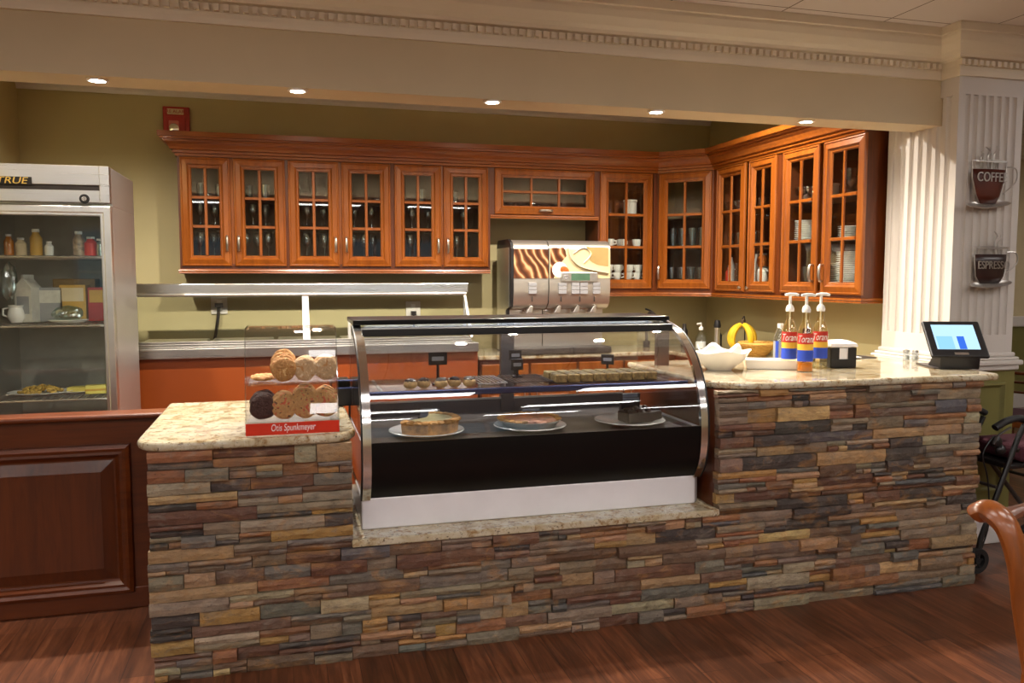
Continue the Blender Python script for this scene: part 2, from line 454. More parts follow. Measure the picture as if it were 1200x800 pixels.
struct(MB().box(XW + .1, 8.6, 7.56, 7.6, 0, .18).build('baseboard_far', M['base_white']))

# ---- beam over the counter, its crown with dentils, and the fluted column
YBM = 3.85; ZB = 2.37
struct(MB().box(-5, XW + .1, YBM, 4.06, ZB, ZK).build('wall_header', M['beam']))
prof = [(0, 0), (-.018, 0), (-.022, .025), (-.022, .045), (-.018, .048), (-.018, .085), (-.045, .09), (-.052, .105), (-.075, .12),
        (-.105, .155), (-.118, .185), (-.118, .2), (-.13, .204), (-.13, .245), (0, .245)]
ZCR = ZC - .245
CX0, CX1, CY0, CY1 = 3.55, 3.99, 3.72, 4.25
cr = MB()
# path: beam -> column left side -> column front -> column right side
def crown_ring(px, py, nx, ny): return [(px + nx * -q, py + ny * -q, ZCR + z) for q, z in prof]
cr.quadstrip([crown_ring(-5, YBM, 0, -1), crown_ring(CX0, YBM, -1, -1), crown_ring(CX0, CY0, -1, -1),
              crown_ring(CX1, CY0, 1, -1), crown_ring(CX1, 4.6, 1, 0)], False)
x = -4.99
while x < CX0 - .05:
    cr.box(x, x + .022, YBM - .042, YBM - .016, ZCR + .052, ZCR + .08); x += .04
x = CX0 - .03
while x < CX1 + .02:
    cr.box(x, x + .022, CY0 - .042, CY0 - .016, ZCR + .052, ZCR + .08); x += .04
struct(cr.build('trim_3', M['trim']))
# back wall crown strip
bc = MB()
pr = [(0, 0), (-.012, 0), (-.02, .02), (-.03, .03), (-.055, .07), (-.06, .085), (-.06, .1), (0, .1)]
bc.quadstrip([[(XL, YB + q, 2.885 + z) for q, z in pr], [(XW, YB + q, 2.885 + z) for q, z in pr]], True, True, True)
struct(bc.build('trim_4', M['base_white']))

def fluted(x0, x1, y0, y1):
    """cross section with grooves on the front (-Y) and left (-X) faces"""
    pts = []
    def grooves(a, b, n, mk):
        L = b - a; p = L / n; g = p * .62
        for i in range(n):
            c = a + p * (i + .5)
            for k in range(7):
                t = PI * k / 6
                pts.append(mk(c - g / 2 * math.cos(t), .016 * math.sin(t)))
    pts.append((x0, y1)); 
    yy = []
    pts2 = pts
    n = 7; a, b = y1 - .03, y0 + .03
    p = (a - b) / n; g = p * .62
    for i in range(n):
        c = a - p * (i + .5)
        for k in range(7):
            t = PI * k / 6; pts.append((x0 + .016 * math.sin(t), c + g / 2 * math.cos(t)))
    pts.append((x0, y0))
    a, b = x0 + .035, x1 - .035; n = 7; p = (b - a) / n; g = p * .62
    for i in range(n):
        c = a + p * (i + .5)
        for k in range(7):
            t = PI * k / 6; pts.append((c - g / 2 * math.cos(t), y0 + .016 * math.sin(t)))
    pts.append((x1, y0)); pts.append((x1, y1))
    return pts
col = MB()
col.prism(fluted(CX0, CX1, CY0, CY1), 1.2, 2.52)
col.box(CX0, CX1, CY0, CY1, 1.02, 1.2).box(CX0, CX1, CY0, CY1, 2.52, ZC)
struct(col.build('column', M['column'], bevel=0))
cb = MB()
for d, z0, z1 in ((.03, 1.0, 1.03), (.045, 1.03, 1.058), (.03, 1.058, 1.075), (.015, 1.075, 1.1)):
    cb.box(CX0 - d, CX1 + d, CY0 - d, CY1 + d, z0, z1)
struct(cb.build('trim_5', M['column'], bevel=.008))
ped = MB().box(CX0, CX1 + .02, CY0 - .01, CY1 + .02, 0, 1.0)
struct(ped.build('column_pedestal', M['olive_dark']))
pm = MB().frame(CX0 + .07, CX1 - .05, .3, .93, [(0, CY0 - .01), (0, CY0 - .026), (.012, CY0 - .028), (.024, CY0 - .014), (.03, CY0 - .01)])
struct(pm.build('trim_6', M['olive_dark']))
struct(MB().box(CX0 - .015, CX1 + .035, CY0 - .03, CY1, 0, .2).build('baseboard_right', M['base_white'], bevel=.006))

# ------------------------------------------------------------------- lights
_em = {}
def emit_for(p):
    if p not in _em: _em[p] = emit('diffuser_panel', (1, .965, .92, 1), p)
    return _em[p]
def troffer(x, y, z, sx, sy, power, label, group):
    t = thing('ceiling_light', label, 'ceiling light', (x, y, z), 0, group)
    MB().frame(-sx / 2 - .03, sx / 2 + .03, -sy / 2 - .03, sy / 2 + .03, [(0, 0), (0, .012), (.03, .012), (.03, 0)]).build('frame', M['white_plastic'], t)
    fr = t.children[0]; fr.rotation_euler = (R(90), 0, 0)
    MB().box(-sx / 2, sx / 2, -sy / 2, sy / 2, -.006, -.001).build('diffuser', emit_for(power), t)
    return t
DIN = 12.0
for y in (1.0, -.9, -2.8):
    for x in (-3.4, -1.3, .8, 2.9, 5.0):
        troffer(x, y, ZC, 1.2, .3, DIN, 'fluorescent panel in the dining room ceiling', 'dining ceiling panels')
for (x, y) in ((7.4, 5.6), (5.6, 2.4)):  # added panels kept out of view, they brighten the otherwise black hall wall
    troffer(x, y, ZC, 1.2, .3, DIN, 'added unseen light panel brightening the hall beyond the column', 'added hall fill panels')
def downlight(p, label, group, energy, size, blend):
    t = thing('recessed_light', label, 'recessed light', p, 0, group)
    MB().lathe([(.03, .0), (.045, 0), (.045, -.006), (.034, -.008), (.03, -.003)], n=20).build('trim_ring', M['white_plastic'], t, True)
    MB().lathe([(0, -.004), (.02, -.005), (.03, -.003)], n=16).build('bulb', M['led'], t, True)
    ld = bpy.data.lights.new('spot', 'SPOT'); ld.energy = energy; ld.color = (1, .9, .76); ld.spot_size = R(size); ld.spot_blend = blend; ld.shadow_soft_size = .03
    lo = bpy.data.objects.new('lamp', ld); COL.objects.link(lo); lo.parent = t; lo.location = (0, 0, -.02)
for x in (-1.2, .2, 1.6, 2.75):
    downlight((x, 4.95, ZK), 'recessed downlight in the kitchen ceiling behind the beam', 'kitchen ceiling downlights', 180, 152, .7)
where = ('over the wood gate', 'over the cookie case', 'over the middle of the pastry case', 'over the white bowl', 'over the syrup bottles')
for (px, py), wh in zip(((113, 92), (349, 101), (582, 114.5), (776, 127), (947, 141)), where):
    p = onZ(px, py, ZB); p.y = 3.905 + .3 * (p.y - 3.85)
    downlight((p.x, p.y, ZB), 'small recessed spotlight in the beam underside ' + wh, 'spotlights under the beam', 54, 160, 1.0)
w = bpy.data.worlds.new('world'); scene.world = w; w.use_nodes = True
w.node_tree.nodes['Background'].inputs[0].default_value = (.55, .75, .8, 1)
w.node_tree.nodes['Background'].inputs[1].default_value = .35

# ============================================================ STONE COUNTER
YF = 3.233
LX0, LX1, MX1, RX1 = -.505, .24, 1.853, 3.285
PAL = [((136, 84, 50), 3), ((158, 124, 88), 3), ((102, 97, 90), 2.6), ((58, 50, 50), 2.4), ((104, 76, 58), 3), ((120, 98, 82), 2.4),
       ((168, 124, 62), 1.7), ((150, 136, 112), 1.6), ((176, 150, 96), .6), ((72, 72, 78), .8), ((126, 110, 92), 2.4), ((98, 60, 40), 2)]
PC = [srgb(*c) for c, w_ in PAL]; PW = [w_ for c, w_ in PAL]
def ledger(name, regions, parent):
    b = bmesh.new(); lay = b.verts.layers.float_color.new('stone_colour')
    def stone(x0, x1, z0, z1, dep):
        c = random.choices(PC, PW)[0]; k = random.uniform(.9, 1.28); g_ = sum(c[:3]) / 3; c = tuple(.78 * a + .22 * (.45 * g_ + .07) * w_ for a, w_ in zip(c[:3], (1.15, 1.0, .82)))
        colr = tuple(q * k * random.uniform(.93, 1.07) for q in c[:3]) + (1,)
        nx = max(2, int((x1 - x0) / .035)); g = .0012
        rows = []
        for zi in range(3):
            zz = z0 + g + (z1 - z0 - 2 * g) * zi / 2
            row = []
            for i in range(nx + 1):
                xx = x0 + g + (x1 - x0 - 2 * g) * i / nx
                e = -.004 if (zi != 1) else 0
                row.append(b.verts.new((xx, YF - dep - random.uniform(0, .005) - e, zz + random.uniform(-.0012, .0012))))
            rows.append(row)
        bk = [[b.verts.new((r.co.x, YF + .03, r.co.z)) for r in rw] for rw in (rows[0], rows[2])]
        allv = [v for r in rows for v in r] + [v for r in bk for v in r]
        for v in allv: v[lay] = colr
        def q(a, c): 
            for i in range(len(a) - 1): b.faces.new((a[i], a[i + 1], c[i + 1], c[i]))
        q(rows[0], rows[1]); q(rows[1], rows[2]); q(rows[2], bk[1]); q(bk[0], rows[0])
        for e in (0, -1):
            b.faces.new((rows[0][e], rows[1][e], rows[2][e], bk[1][e], bk[0][e]))
    zs = [0.0]
    while zs[-1] < 1.0: zs.append(zs[-1] + random.uniform(.044, .066))
    for x0, x1, zt0, zt in regions:
        cut = [z for z in zs if zt0 - .001 <= z < zt - .022]
        if cut[0] > zt0 + .001: cut = [zt0] + cut
        cut.append(zt)
        for za, zb in zip(cut, cut[1:]):
            x = x0 + random.uniform(-.012, .0)
            while x < x1 - .001:
                L = random.choice((.09, .13, .17, .21, .26, .34)) * random.uniform(.85, 1.15)
                xe = x + L
                if xe > x1 - .06: xe = x1
                if random.random() < .42:
                    m = za + (zb - za) * random.uniform(.38, .62); xm = x + (xe - x) * random.uniform(.35, .65)
                    if random.random() < .5:
                        stone(x, xe, za, m, random.uniform(0, .022)); stone(x, xe, m, zb, random.uniform(0, .022))
                    else:
                        stone(x, xm, za, m, random.uniform(0, .022)); stone(xm, xe, za, m, random.uniform(0, .022)); stone(x, xe, m, zb, random.uniform(0, .022))
                else: stone(x, xe, za, zb, random.uniform(0, .024))
                x = xe
    bmesh.ops.recalc_face_normals(b, faces=b.faces)
    me = bpy.data.meshes.new(name); b.to_mesh(me); b.free(); me.materials.append(M['stone'])
    o = bpy.data.objects.new(name, me); COL.objects.link(o); o.parent = parent; return o
bar = thing('serving_bar', 'long serving bar faced with stacked ledger stone in rust, tan and slate', 'bar counter')
ledger('stone_facing', [(LX0, RX1, 0, .458), (LX0, LX1, .458, Z1 - .036), (MX1, RX1, .458, Z2 - .034)], bar)
core = MB().box(LX0 + .01, LX1 - .005, YF + .025, 4.18, .002, Z1 - .037).box(LX1 - .02, MX1 + .02, YF + .025, 4.12, .002, .457).box(MX1 + .006, RX1 - .006, YF + .025, 4.18, .002, Z2 - .035)
core.build('core_panel', M['cherry_dark'], bar)

def slab(pts, z0, z1, name, label, cat='countertop', bev=.014):
    o = MB().prism(pts, z0, z1).build(name, M['granite'], None, False, bev, 3)
    return tag(o, label, cat)
def rr(x0, x1, y0, y1, rfl, rfr):
    p = []
    for i in range(9):
        a = PI + (PI / 2) * i / 8; p.append((x0 + rfl + rfl * math.cos(a), y0 + rfl + rfl * math.sin(a)))
    for i in range(9):
        a = 1.5 * PI + (PI / 2) * i / 8; p.append((x1 - rfr + rfr * math.cos(a), y0 + rfr + rfr * math.sin(a)))
    return p + [(x1, y1), (x0, y1)]
slab(rr(-.552, .262, 3.2, 4.22, .13, .13), Z1 - .036, Z1, 'granite_countertop', 'cream granite top of the low stone pier, under the cookie case')
slab([(LX1 - .006, 3.212), (MX1 + .004, 3.212), (MX1 + .004, 4.1), (LX1 - .006, 4.1)], .459, .49, 'granite_sill', 'granite sill under the curved pastry case', 'sill', .006)
pts = []
for i in range(13):
    a = PI + (PI / 2) * i / 12; pts.append((1.835 + .34 + .34 * math.cos(a), 3.2 + .2 + .2 * math.sin(a)))
for i in range(7):
    a = 1.5 * PI + (PI / 2) * i / 6; pts.append((3.35 + .03 * math.cos(a), 3.23 + .03 * math.sin(a)))
pts += [(3.40, 3.6), (3.49, 3.68), (3.49, 4.22), (1.835, 4.22)]
slab(pts, Z2 - .034, Z2, 'granite_countertop', 'granite bar top under the syrup bottles and tablet, rounded at one end')

# wood half wall beside the low pier
g = thing('half_wall', 'dark cherry half wall with a raised panel beside the stone pier', 'half wall', (0, 4.02, 0))
MB().box(-1.9, LX0 + .01, 0, .06, .0, .885).build('backing_panel', M['cherry_dark_x'], g)
xa, xb = xY(-340, 4.0), xY(155, 4.0, 600)
za, zb = zY(120, 698, 4.0), zY(120, 521, 4.0)
MB().frame(xa, xb, za, zb, [(0, 0), (.004, -.022), (.02, -.03), (.034, -.024), (.046, -.026), (.06, -.008), (.068, -.002)]).build('panel_moulding', M['cherry_dark_x'], g)
MB().frame(xa + .075, xb - .075, za + .075, zb - .075, [(0, -.001), (.05, -.016), (.052, -.018)]).quadstrip([[(xa + .126, -.018, za + .126), (xb - .126, -.018, za + .126)], [(xa + .126, -.018, zb - .126), (xb - .126, -.018, zb - .126)]], False).build('raised_panel', M['cherry_dark'], g)
MB().box(-1.9, LX0 - .02, -.035, .1, .885, .912).build('cap_rail', M['cherry_dark_x'], g, bevel=.011, seg=3)
MB().box(-1.9, LX0 - .01, -.008, 0, 0, .1).build('base_board', M['cherry_dark_x'], g, bevel=.004)

# ======================================================== REFRIGERATOR
FX0, FX1, FY = -1.655, -.925, 5.0
fr = thing('refrigerator', 'tall stainless refrigerator with a glass door in the kitchen corner', 'refrigerator', (0, 0, 0))
ztop = zY(100, 194, FY); zd = zY(100, 240, FY); zgr1, zgr0 = zY(60, 216, FY), zY(60, 222, FY)
bd = MB().box(FX0, FX0 + .05, FY + .06, FY + .75, .12, zd).box(FX1 - .05, FX1, FY + .06, FY + .75, .12, zd)
bd.box(FX0 + .05, FX1 - .05, FY + .06, FY + .75, .12, .2).box(FX0, FX1, FY + .06, FY + .75, zd, ztop)
bd.build('body', M['steel_z'], fr, bevel=.004)
MB().box(FX0 + .05, FX1 - .05, FY + .72, FY + .75, .2, zd).build('liner', M['fridge_in'], fr)
for k in range(4):
    MB().cyl((FX0 + .08 if k % 2 else FX1 - .08, FY + .15 + .5 * (k // 2)), .03, 0, .12, 12).build('caster', M['rubber'], fr)
MB().box(FX0, FX1 - .05, FY, FY + .06, zgr1, ztop).box(FX0, FX1 - .05, FY, FY + .06, zd + .012, zgr0).box(FX1 - .05, FX1, FY, FY + .06, zd + .012, ztop).build('grille_panel', M['steel'], fr, bevel=.003)
MB().box(FX0, FX1 - .05, FY + .02, FY + .06, zgr0, zgr1).build('vent_slot', M['dark_metal'], fr)
dz0 = .14
MB().box(FX1 - .066, FX1 - .054, FY + .075, FY + .09, .5, zd - .1).build('added_fill_tube', emit('fridge_fill', (.9, 1, .92, 1), 4.5), fr)  # added glowing strip hidden behind the door stile to brighten the interior
dr = MB().frame(FX0, FX1, dz0, zd - .004, [(0, FY + .055), (0, FY + .004), (.004, FY), (.034, FY), (.04, FY + .006), (.052, FY + .006), (.056, FY + .012), (.056, FY + .055)]).build('door', M['alu'], fr)
MB().box(FX0 + .05, FX1 - .05, FY + .03, FY + .036, dz0 + .05, zd - .05).build('glass_pane', M['glass'], dr)
MB().tube([(FX0 + .03, FY + .01, .7), (FX0 + .03, FY - .04, .76), (FX0 + .03, FY - .04, 1.3), (FX0 + .03, FY + .01, 1.36)], .012).build('handle', M['chrome'], dr, True)
p = onY(16, 211.5, FY)
bg = MB().box(p.x - .11, p.x + .088, FY - .006, FY, p.z - .022, p.z + .022).build('badge', M['black'], fr, bevel=.003)
text('lettering', 'TRUE', .05, M['gold'], bg, (p.x - .01, FY - .007, p.z), (R(90), 0, 0), shear=.2, xs=1.25)
p = onY(99, 233, FY)
lk = MB().lathe([(0, .008), (.02, .008), (.02, .004), (.026, .004), (.026, 0)], n=20)
lk = lk.build('lock', M['black'], fr, True); lk.location = (p.x, FY, p.z); lk.rotation_euler = (R(90), 0, 0)
MB().lathe([(0, .011), (.013, .011), (.013, .007)], n=16).build('key_disc', M['chrome'], lk, True)
SH = [zY(60, 300, FY + .3), zY(60, 378, FY + .3), zY(60, 463, FY + .25)]
for z in SH:
    s_ = MB()
    for k in range(15): s_.tube([(FX0 + .055 + k * (FX1 - FX0 - .11) / 14, FY + .1, z - .004), (FX0 + .055 + k * (FX1 - FX0 - .11) / 14, FY + .7, z - .004)], .003, 6)
    for y in (FY + .1, FY + .4, FY + .7): s_.tube([(FX0 + .05, y, z - .01), (FX1 - .05, y, z - .01)], .006, 6)
    s_.build('shelf', M['silver_wire'], fr)
def lt(o, label, cat, group=None): return tag(o, label, cat, group)
def fx(px, y=FY + .3): return xY(px, y, 300)
# top shelf: jars and bottles
z = SH[0] + .004
for px, h, r, mt, lb, ct in ((11, .12, .026, 'amber', 'dark amber bottle at the hinge end of the top refrigerator shelf', 'bottle'), (25, .1, .03, 'cream_label', 'short jar with a cream label on the top refrigerator shelf', 'jar'),
                             (43, .15, .032, 'box_y', 'yellow squeeze bottle on the top refrigerator shelf', 'bottle'), (58, .08, .024, 'china', 'small white tub on the top refrigerator shelf', 'tub'),
                             (93, .14, .032, 'jar', 'tall jar with a beige label on the top refrigerator shelf', 'jar'), (107, .11, .036, 'red_strip', 'squat red jar on the top refrigerator shelf', 'jar'), (118, .1, .03, 'bag', 'clear plastic tub at the end of the top refrigerator shelf', 'tub')):
    t = thing('bottle' if ct == 'bottle' else ('jar' if ct == 'jar' else 'tub'), lb, ct, (fx(px), FY + .3, z))
    MB().lathe([(0, 0), (r, 0), (r, h * .66), (r * .6, h * .8), (r * .55, h * .88), (0, h * .88)], n=16).build('body', M[mt], t, True)
    MB().cyl((0, 0), r * .62, h * .88, h, 16).build('cap', M['white_plastic'], t, bevel=.003)
# middle shelf
z = SH[1] + .004
t = thing('cream_jug', 'small white cream jug on the middle refrigerator shelf', 'jug', (fx(17), FY + .28, z))
MB().lathe([(0, 0), (.03, 0), (.045, .03), (.042, .06), (.034, .085), (.04, .1), (.036, .1), (.03, .085)], n=18).build('body', M['china'], t, True)
MB().tube([(-.034, 0, .085), (-.065, 0, .08), (-.066, 0, .045), (-.04, 0, .03)], .006, 8).build('handle', M['china'], t, True)
t = thing('milk_carton', 'tall grey and white milk carton with a gable top in the refrigerator', 'carton', (fx(29), FY + .33, z), R(-18))
MB().box(-.05, .05, -.05, .05, 0, .2).build('body', M['milk'], t, bevel=.003)
MB().prism([(-.05, .2), (.05, .2), (.006, .25), (.006, .275), (-.006, .275), (-.006, .25)], -.05, .05, 'XZ').build('gable_top', M['milk'], t)
MB().box(-.035, .035, -.052, -.05, .05, .15).build('print', M['box_g'], t)
def carton(name, px, wd, h, m1, m2, label, y=FY + .34):
    t = thing(name, label, 'carton', (fx(px), y, z))
    MB().box(-wd / 2, wd / 2, 0, .12, 0, h).build('body', M[m1], t, bevel=.003)
    MB().box(-wd * .42, wd * .42, -.002, 0, h * .55, h * .92).build('label_panel', M[m2], t)
carton('carton', 54, .135, .2, 'box_g', 'milk', 'plain grey white carton standing beside the milk carton')
carton('carton', 81, .14, .215, 'box_y', 'cream_label', 'yellow carton with a cream label in the middle of the refrigerator')
carton('carton', 111, .11, .2, 'box_r', 'box_y', 'red carton with a yellow panel at the end of the middle refrigerator shelf')
t = thing('wrapped_tray', 'black tray with crinkled clear wrap in front of the yellow carton', 'tray', (fx(80), FY + .24, z))
MB().lathe([(0, .004), (.08, .004), (.105, .016), (.108, .014), (.085, 0), (0, 0)], n=24, sy=.7).build('tray', M['china'], t, True)
MB().ball((0, 0, .05), .075, 1.1, .7, .62, 3, .09).build('wrap', M['bag'], t)
t = MB().ball((fx(9), FY + .3, SH[0] - .15), .075, .55, .6, 1.5, 3, .1).build('plastic_bag', M['bag']); tag(t, 'crinkled clear plastic bag hanging below the top refrigerator shelf', 'bag')
tag(MB().box(fx(48), fx(100), FY + .52, FY + .66, z, z + .25).build('cardboard_box', M['cardboard'], bevel=.004), 'flat brown cardboard box behind the cartons in the refrigerator', 'box')
# bottom shelf
z = SH[2] + .004
t = thing('salad_plate', 'oval white plate heaped with salad on the low refrigerator shelf', 'plate', (fx(42), FY + .27, z))
MB().lathe([(0, .004), (.11, .006), (.17, .02), (.172, .018), (.115, 0), (0, 0)], n=30, sy=.75).build('plate', M['china'], t, True)
hm = MB()
for k in range(34):
    a, q = random.uniform(0, 2 * PI), random.random() ** .5 * .11
    hm.ball((math.cos(a) * q, math.sin(a) * q * .7, .02 + (.11 - q) * .35), random.uniform(.014, .026), 1, 1, .7, 1, .2)
hm.build('salad', M['salad'], t)
t = thing('covered_plate', 'small plate with a yellow wedge beside the salad plate', 'plate', (fx(84), FY + .3, z))
MB().lathe([(0, .004), (.08, .005), (.115, .016), (.117, .014), (.08, 0), (0, 0)], n=30, sy=.75).build('plate', M['china'], t, True)
MB().prism([(-.05, -.03), (.05, -.03), (.03, .05), (-.03, .05)], .006, .035).build('wedge', M['butter'], t, bevel=.004)
t = thing('butter_pack', 'pale yellow butter pack at the end of the low refrigerator shelf', 'butter', (fx(109), FY + .24, z), R(8))
MB().box(-.055, .055, -.03, .03, 0, .05).build('wrapper', M['butter'], t, bevel=.004)
MB().box(-.056, .056, -.031, .031, .018, .03).build('band', M['box_y'], t)

# ======================================================== PREP COUNTER
PX0, PX1, PY = -1.10, 1.4, 6.0
pc = thing('prep_counter', 'long orange fronted prep counter with steel rim and glass sneeze guard', 'prep counter')
MB().box(PX0 + .01, PX1, PY + .03, PY + .74, .0, .99).build('body', M['laminate'], pc, bevel=.004)
MB().box(PX0, PX1, PY - .01, PY + .75, .965, 1.036).build('steel_band', M['steel'], pc, bevel=.006)
rm = MB()
for k, zz in enumerate((1.036, 1.052, 1.068)):
    rm.box(PX0 + .05 + .004 * k, PX1 - .05, PY + .004 + .02 * k, PY + .024 + .02 * k, zz - .004, zz + .012)
rm.build('steel_rim', M['steel'], pc, bevel=.004)
for k in range(5):
    a = PX0 + .12 + k * .46
    MB().box(a, a + .43, PY + .1, PY + .5, 1.036, 1.07).build('pan_lid', M['steel'], pc, bevel=.008)
gz1, gz0 = 1.478, 1.392; gY = 6.31
MB().box(PX0 + .045, PX1 - .01, gY, gY + .11, gz0 + .012, gz1).build('top_shelf', M['steel'], pc, bevel=.006)
def bar_between(a, b, w_, d_=.02):
    a, b = Vector(a), Vector(b); v = b - a; m = (a + b) / 2
    q = v.to_track_quat('Z', 'X').to_matrix().to_4x4(); q.translation = m
    return q, v.length
xs_ = [PX0 + .06, .06 + xY(352, 6.2) - .06, PX1 - .02]
MB().tube([(PX0 + .06, gY - .006, gz0 + .005), (PX1 - .03, gY - .006, gz0 + .005)], .014, 10).build('glass_rail', M['alu'], pc, True)
xm = xY(359, 6.2)
for xx, wd in ((PX0 + .055, .012), (xm, .05), (PX1 - .04, .022)):
    mm = MB().prism([(PY + .05, 1.07), (PY + .07, 1.07), (gY + .012, gz0), (gY - .008, gz0)], xx - wd / 2, xx + wd / 2, 'YZ')
    mm.build('post', M['steel_z'], pc, bevel=.003)
for a, b in ((PX0 + .065, xm - .03), (xm + .03, PX1 - .055)):
    MB().prism([(PY + .052, 1.07), (PY + .058, 1.07), (gY + .002, gz0), (gY - .004, gz0)], a, b, 'YZ').build('glass_pane', M['glass'], pc)
MB().prism([(PY + .08, 1.05), (gY + .1, 1.05), (gY + .1, gz0), (gY + .01, gz0)], PX0 + .05, PX0 + .056, 'YZ').build('end_glass', M['glass'], pc)
for xx in (PX0 + .05, PX1 - .03): MB().box(xx, xx + .02, gY + .08, gY + .1, 1.03, gz0 + .02).build('rear_post', M['steel_z'], pc)
# outlets + cord on the back wall
def outlet(px, py, label, plug=True):
    p = onY(px, py, YB)
    t = thing('wall_outlet', label, 'outlet', (p.x, YB - .001, p.z))
    MB().box(-.06, .06, -.008, 0, -.065, .065).build('cover_plate', M['drop'], t, bevel=.003)
    for q in (-.028, .028): MB().box(-.018, .018, -.011, -.007, q - .014, q + .014).build('socket', M['white_plastic'], t, bevel=.004)
    return p
p1 = outlet(484, 362, 'pale wall outlet with a black plug behind the pastry case')
(MB().box(p1.x - .02, p1.x + .02, YB - .05, YB - .012, p1.z - .05, p1.z - .015).tube([(p1.x, YB - .03, p1.z - .04), (p1.x, YB - .03, p1.z - .15), (p1.x - .01, YB - .06, p1.z - .3)], .008).build('power_cord', M['black'], pc))
p2 = outlet(257, 358, 'wide pale wall outlet behind the sneeze guard glass')
(MB().box(p2.x - .03, p2.x + .03, YB - .05, YB - .012, p2.z - .01, p2.z + .02).tube(smooth_pts([(p2.x, YB - .03, p2.z), (p2.x - .01, YB - .04, p2.z - .1), (p2.x - .03, YB - .04, p2.z - .22), (p2.x - .06, YB - .05, p2.z - .36)]), .012).build('power_cord', M['black'], pc, True))
# fire alarm
a0, a1 = onY(191, 125, YB), onY(223.5, 165, YB)
cx, cz, wd, hh = (a0.x + a1.x) / 2, (a0.z + a1.z) / 2, (a1.x - a0.x), (a0.z - a1.z)
t = thing('fire_alarm', 'red fire alarm pull box on the olive wall above the cabinets', 'fire alarm', (cx, YB - .001, cz))
MB().box(-wd / 2, wd / 2, -.03, 0, -hh / 2 + .004, hh / 2).build('back_box', M['red'], t, bevel=.006)
MB().box(-wd * .36, wd * .36, -.045, -.03, -hh / 2, hh * .2).build('front_cover', M['red'], t, bevel=.006)
fl = MB().box(-wd * .33, wd * .28, -.034, -.03, hh * .26, hh * .43).build('label_plate', M['cream_label'], t)
text('lettering', 'FIRE ALARM', .034, M['red'], fl, (-.004, -.0345, hh * .345), (R(90), 0, 0))
MB().box(-wd * .27, wd * .1, -.058, -.045, -hh * .42, hh * .06).build('pull_handle', plain('pale_red_enamel', srgb(206, 120, 110), .4), t, bevel=.004)
k_ = MB().lathe([(0, .012), (.02, .012), (.036, .004), (.036, 0)], n=18).build('key_knob', M['chrome'], t, True)
k_.location = (-wd * .08, -.058, -hh * .18); k_.rotation_euler = (R(90), 0, 0)

# ============================================================ WALL CABINETS
YC = 6.47                               # plane of the cabinet boxes' front edges on the back wall
ZTOP = 2.445                            # box top
HANDLE_PTS = [(0, 0, -.055), (0, -.022, -.05), (0, -.03, -.02), (0, -.03, .02), (0, -.022, .05), (0, 0, .055)]
def door(parent, x0, x1, z0, z1, cols, rows, hx=None, hz=None, horiz=False, knob=False, st=.08):
    d = MB().frame(x0, x1, z0, z1, [(0, 0), (0, -.013), (.004, -.02), (.012, -.023), (.017, -.017), (.05, -.026), (.054, -.02), (.064, -.011), (.071, -.011), (st, -.003), (st, 0)]).build('door', M['cherry'], parent)
    mt = MB(); gx0, gx1, gz0, gz1 = x0 + st, x1 - st, z0 + st, z1 - st
    for k in range(1, cols):
        x = gx0 + (gx1 - gx0) * k / cols; mt.prism([(x - .012, -.004), (x - .008, -.014), (x + .008, -.014), (x + .012, -.004)], gz0, gz1)
    for k in range(1, rows):
        z = gz0 + (gz1 - gz0) * k / rows
        mt.prism([(-.004, z - .012), (-.0135, z - .008), (-.0135, z + .008), (-.004, z + .012)], gx0, gx1, 'YZ')
    mt.build('muntin_bars', M['cherry'], d)
    MB().box(gx0 - .004, gx1 + .004, -.0035, -.0005, gz0 - .004, gz1 + .004).build('glass_pane', M['glass'], d)
    if hx is not None:
        if knob:
            h = MB().lathe([(0, .026), (.012, .022), (.014, .014), (.006, .006), (.006, 0)], n=14).build('knob', M['nickel'], d, True)
            h.location = (hx, -.022, hz); h.rotation_euler = (R(90), 0, 0)
        else:
            h = MB().tube(smooth_pts(HANDLE_PTS, 3), [.006, .007, .008, .009, .009, .009, .01, .01, .01, .009, .009, .009, .008, .007, .006, .006], 8).build('handle', M['nickel'], d, True)
            h.location = (hx, -.022, hz)
            if horiz: h.rotation_euler = (0, R(90), 0)
    return d
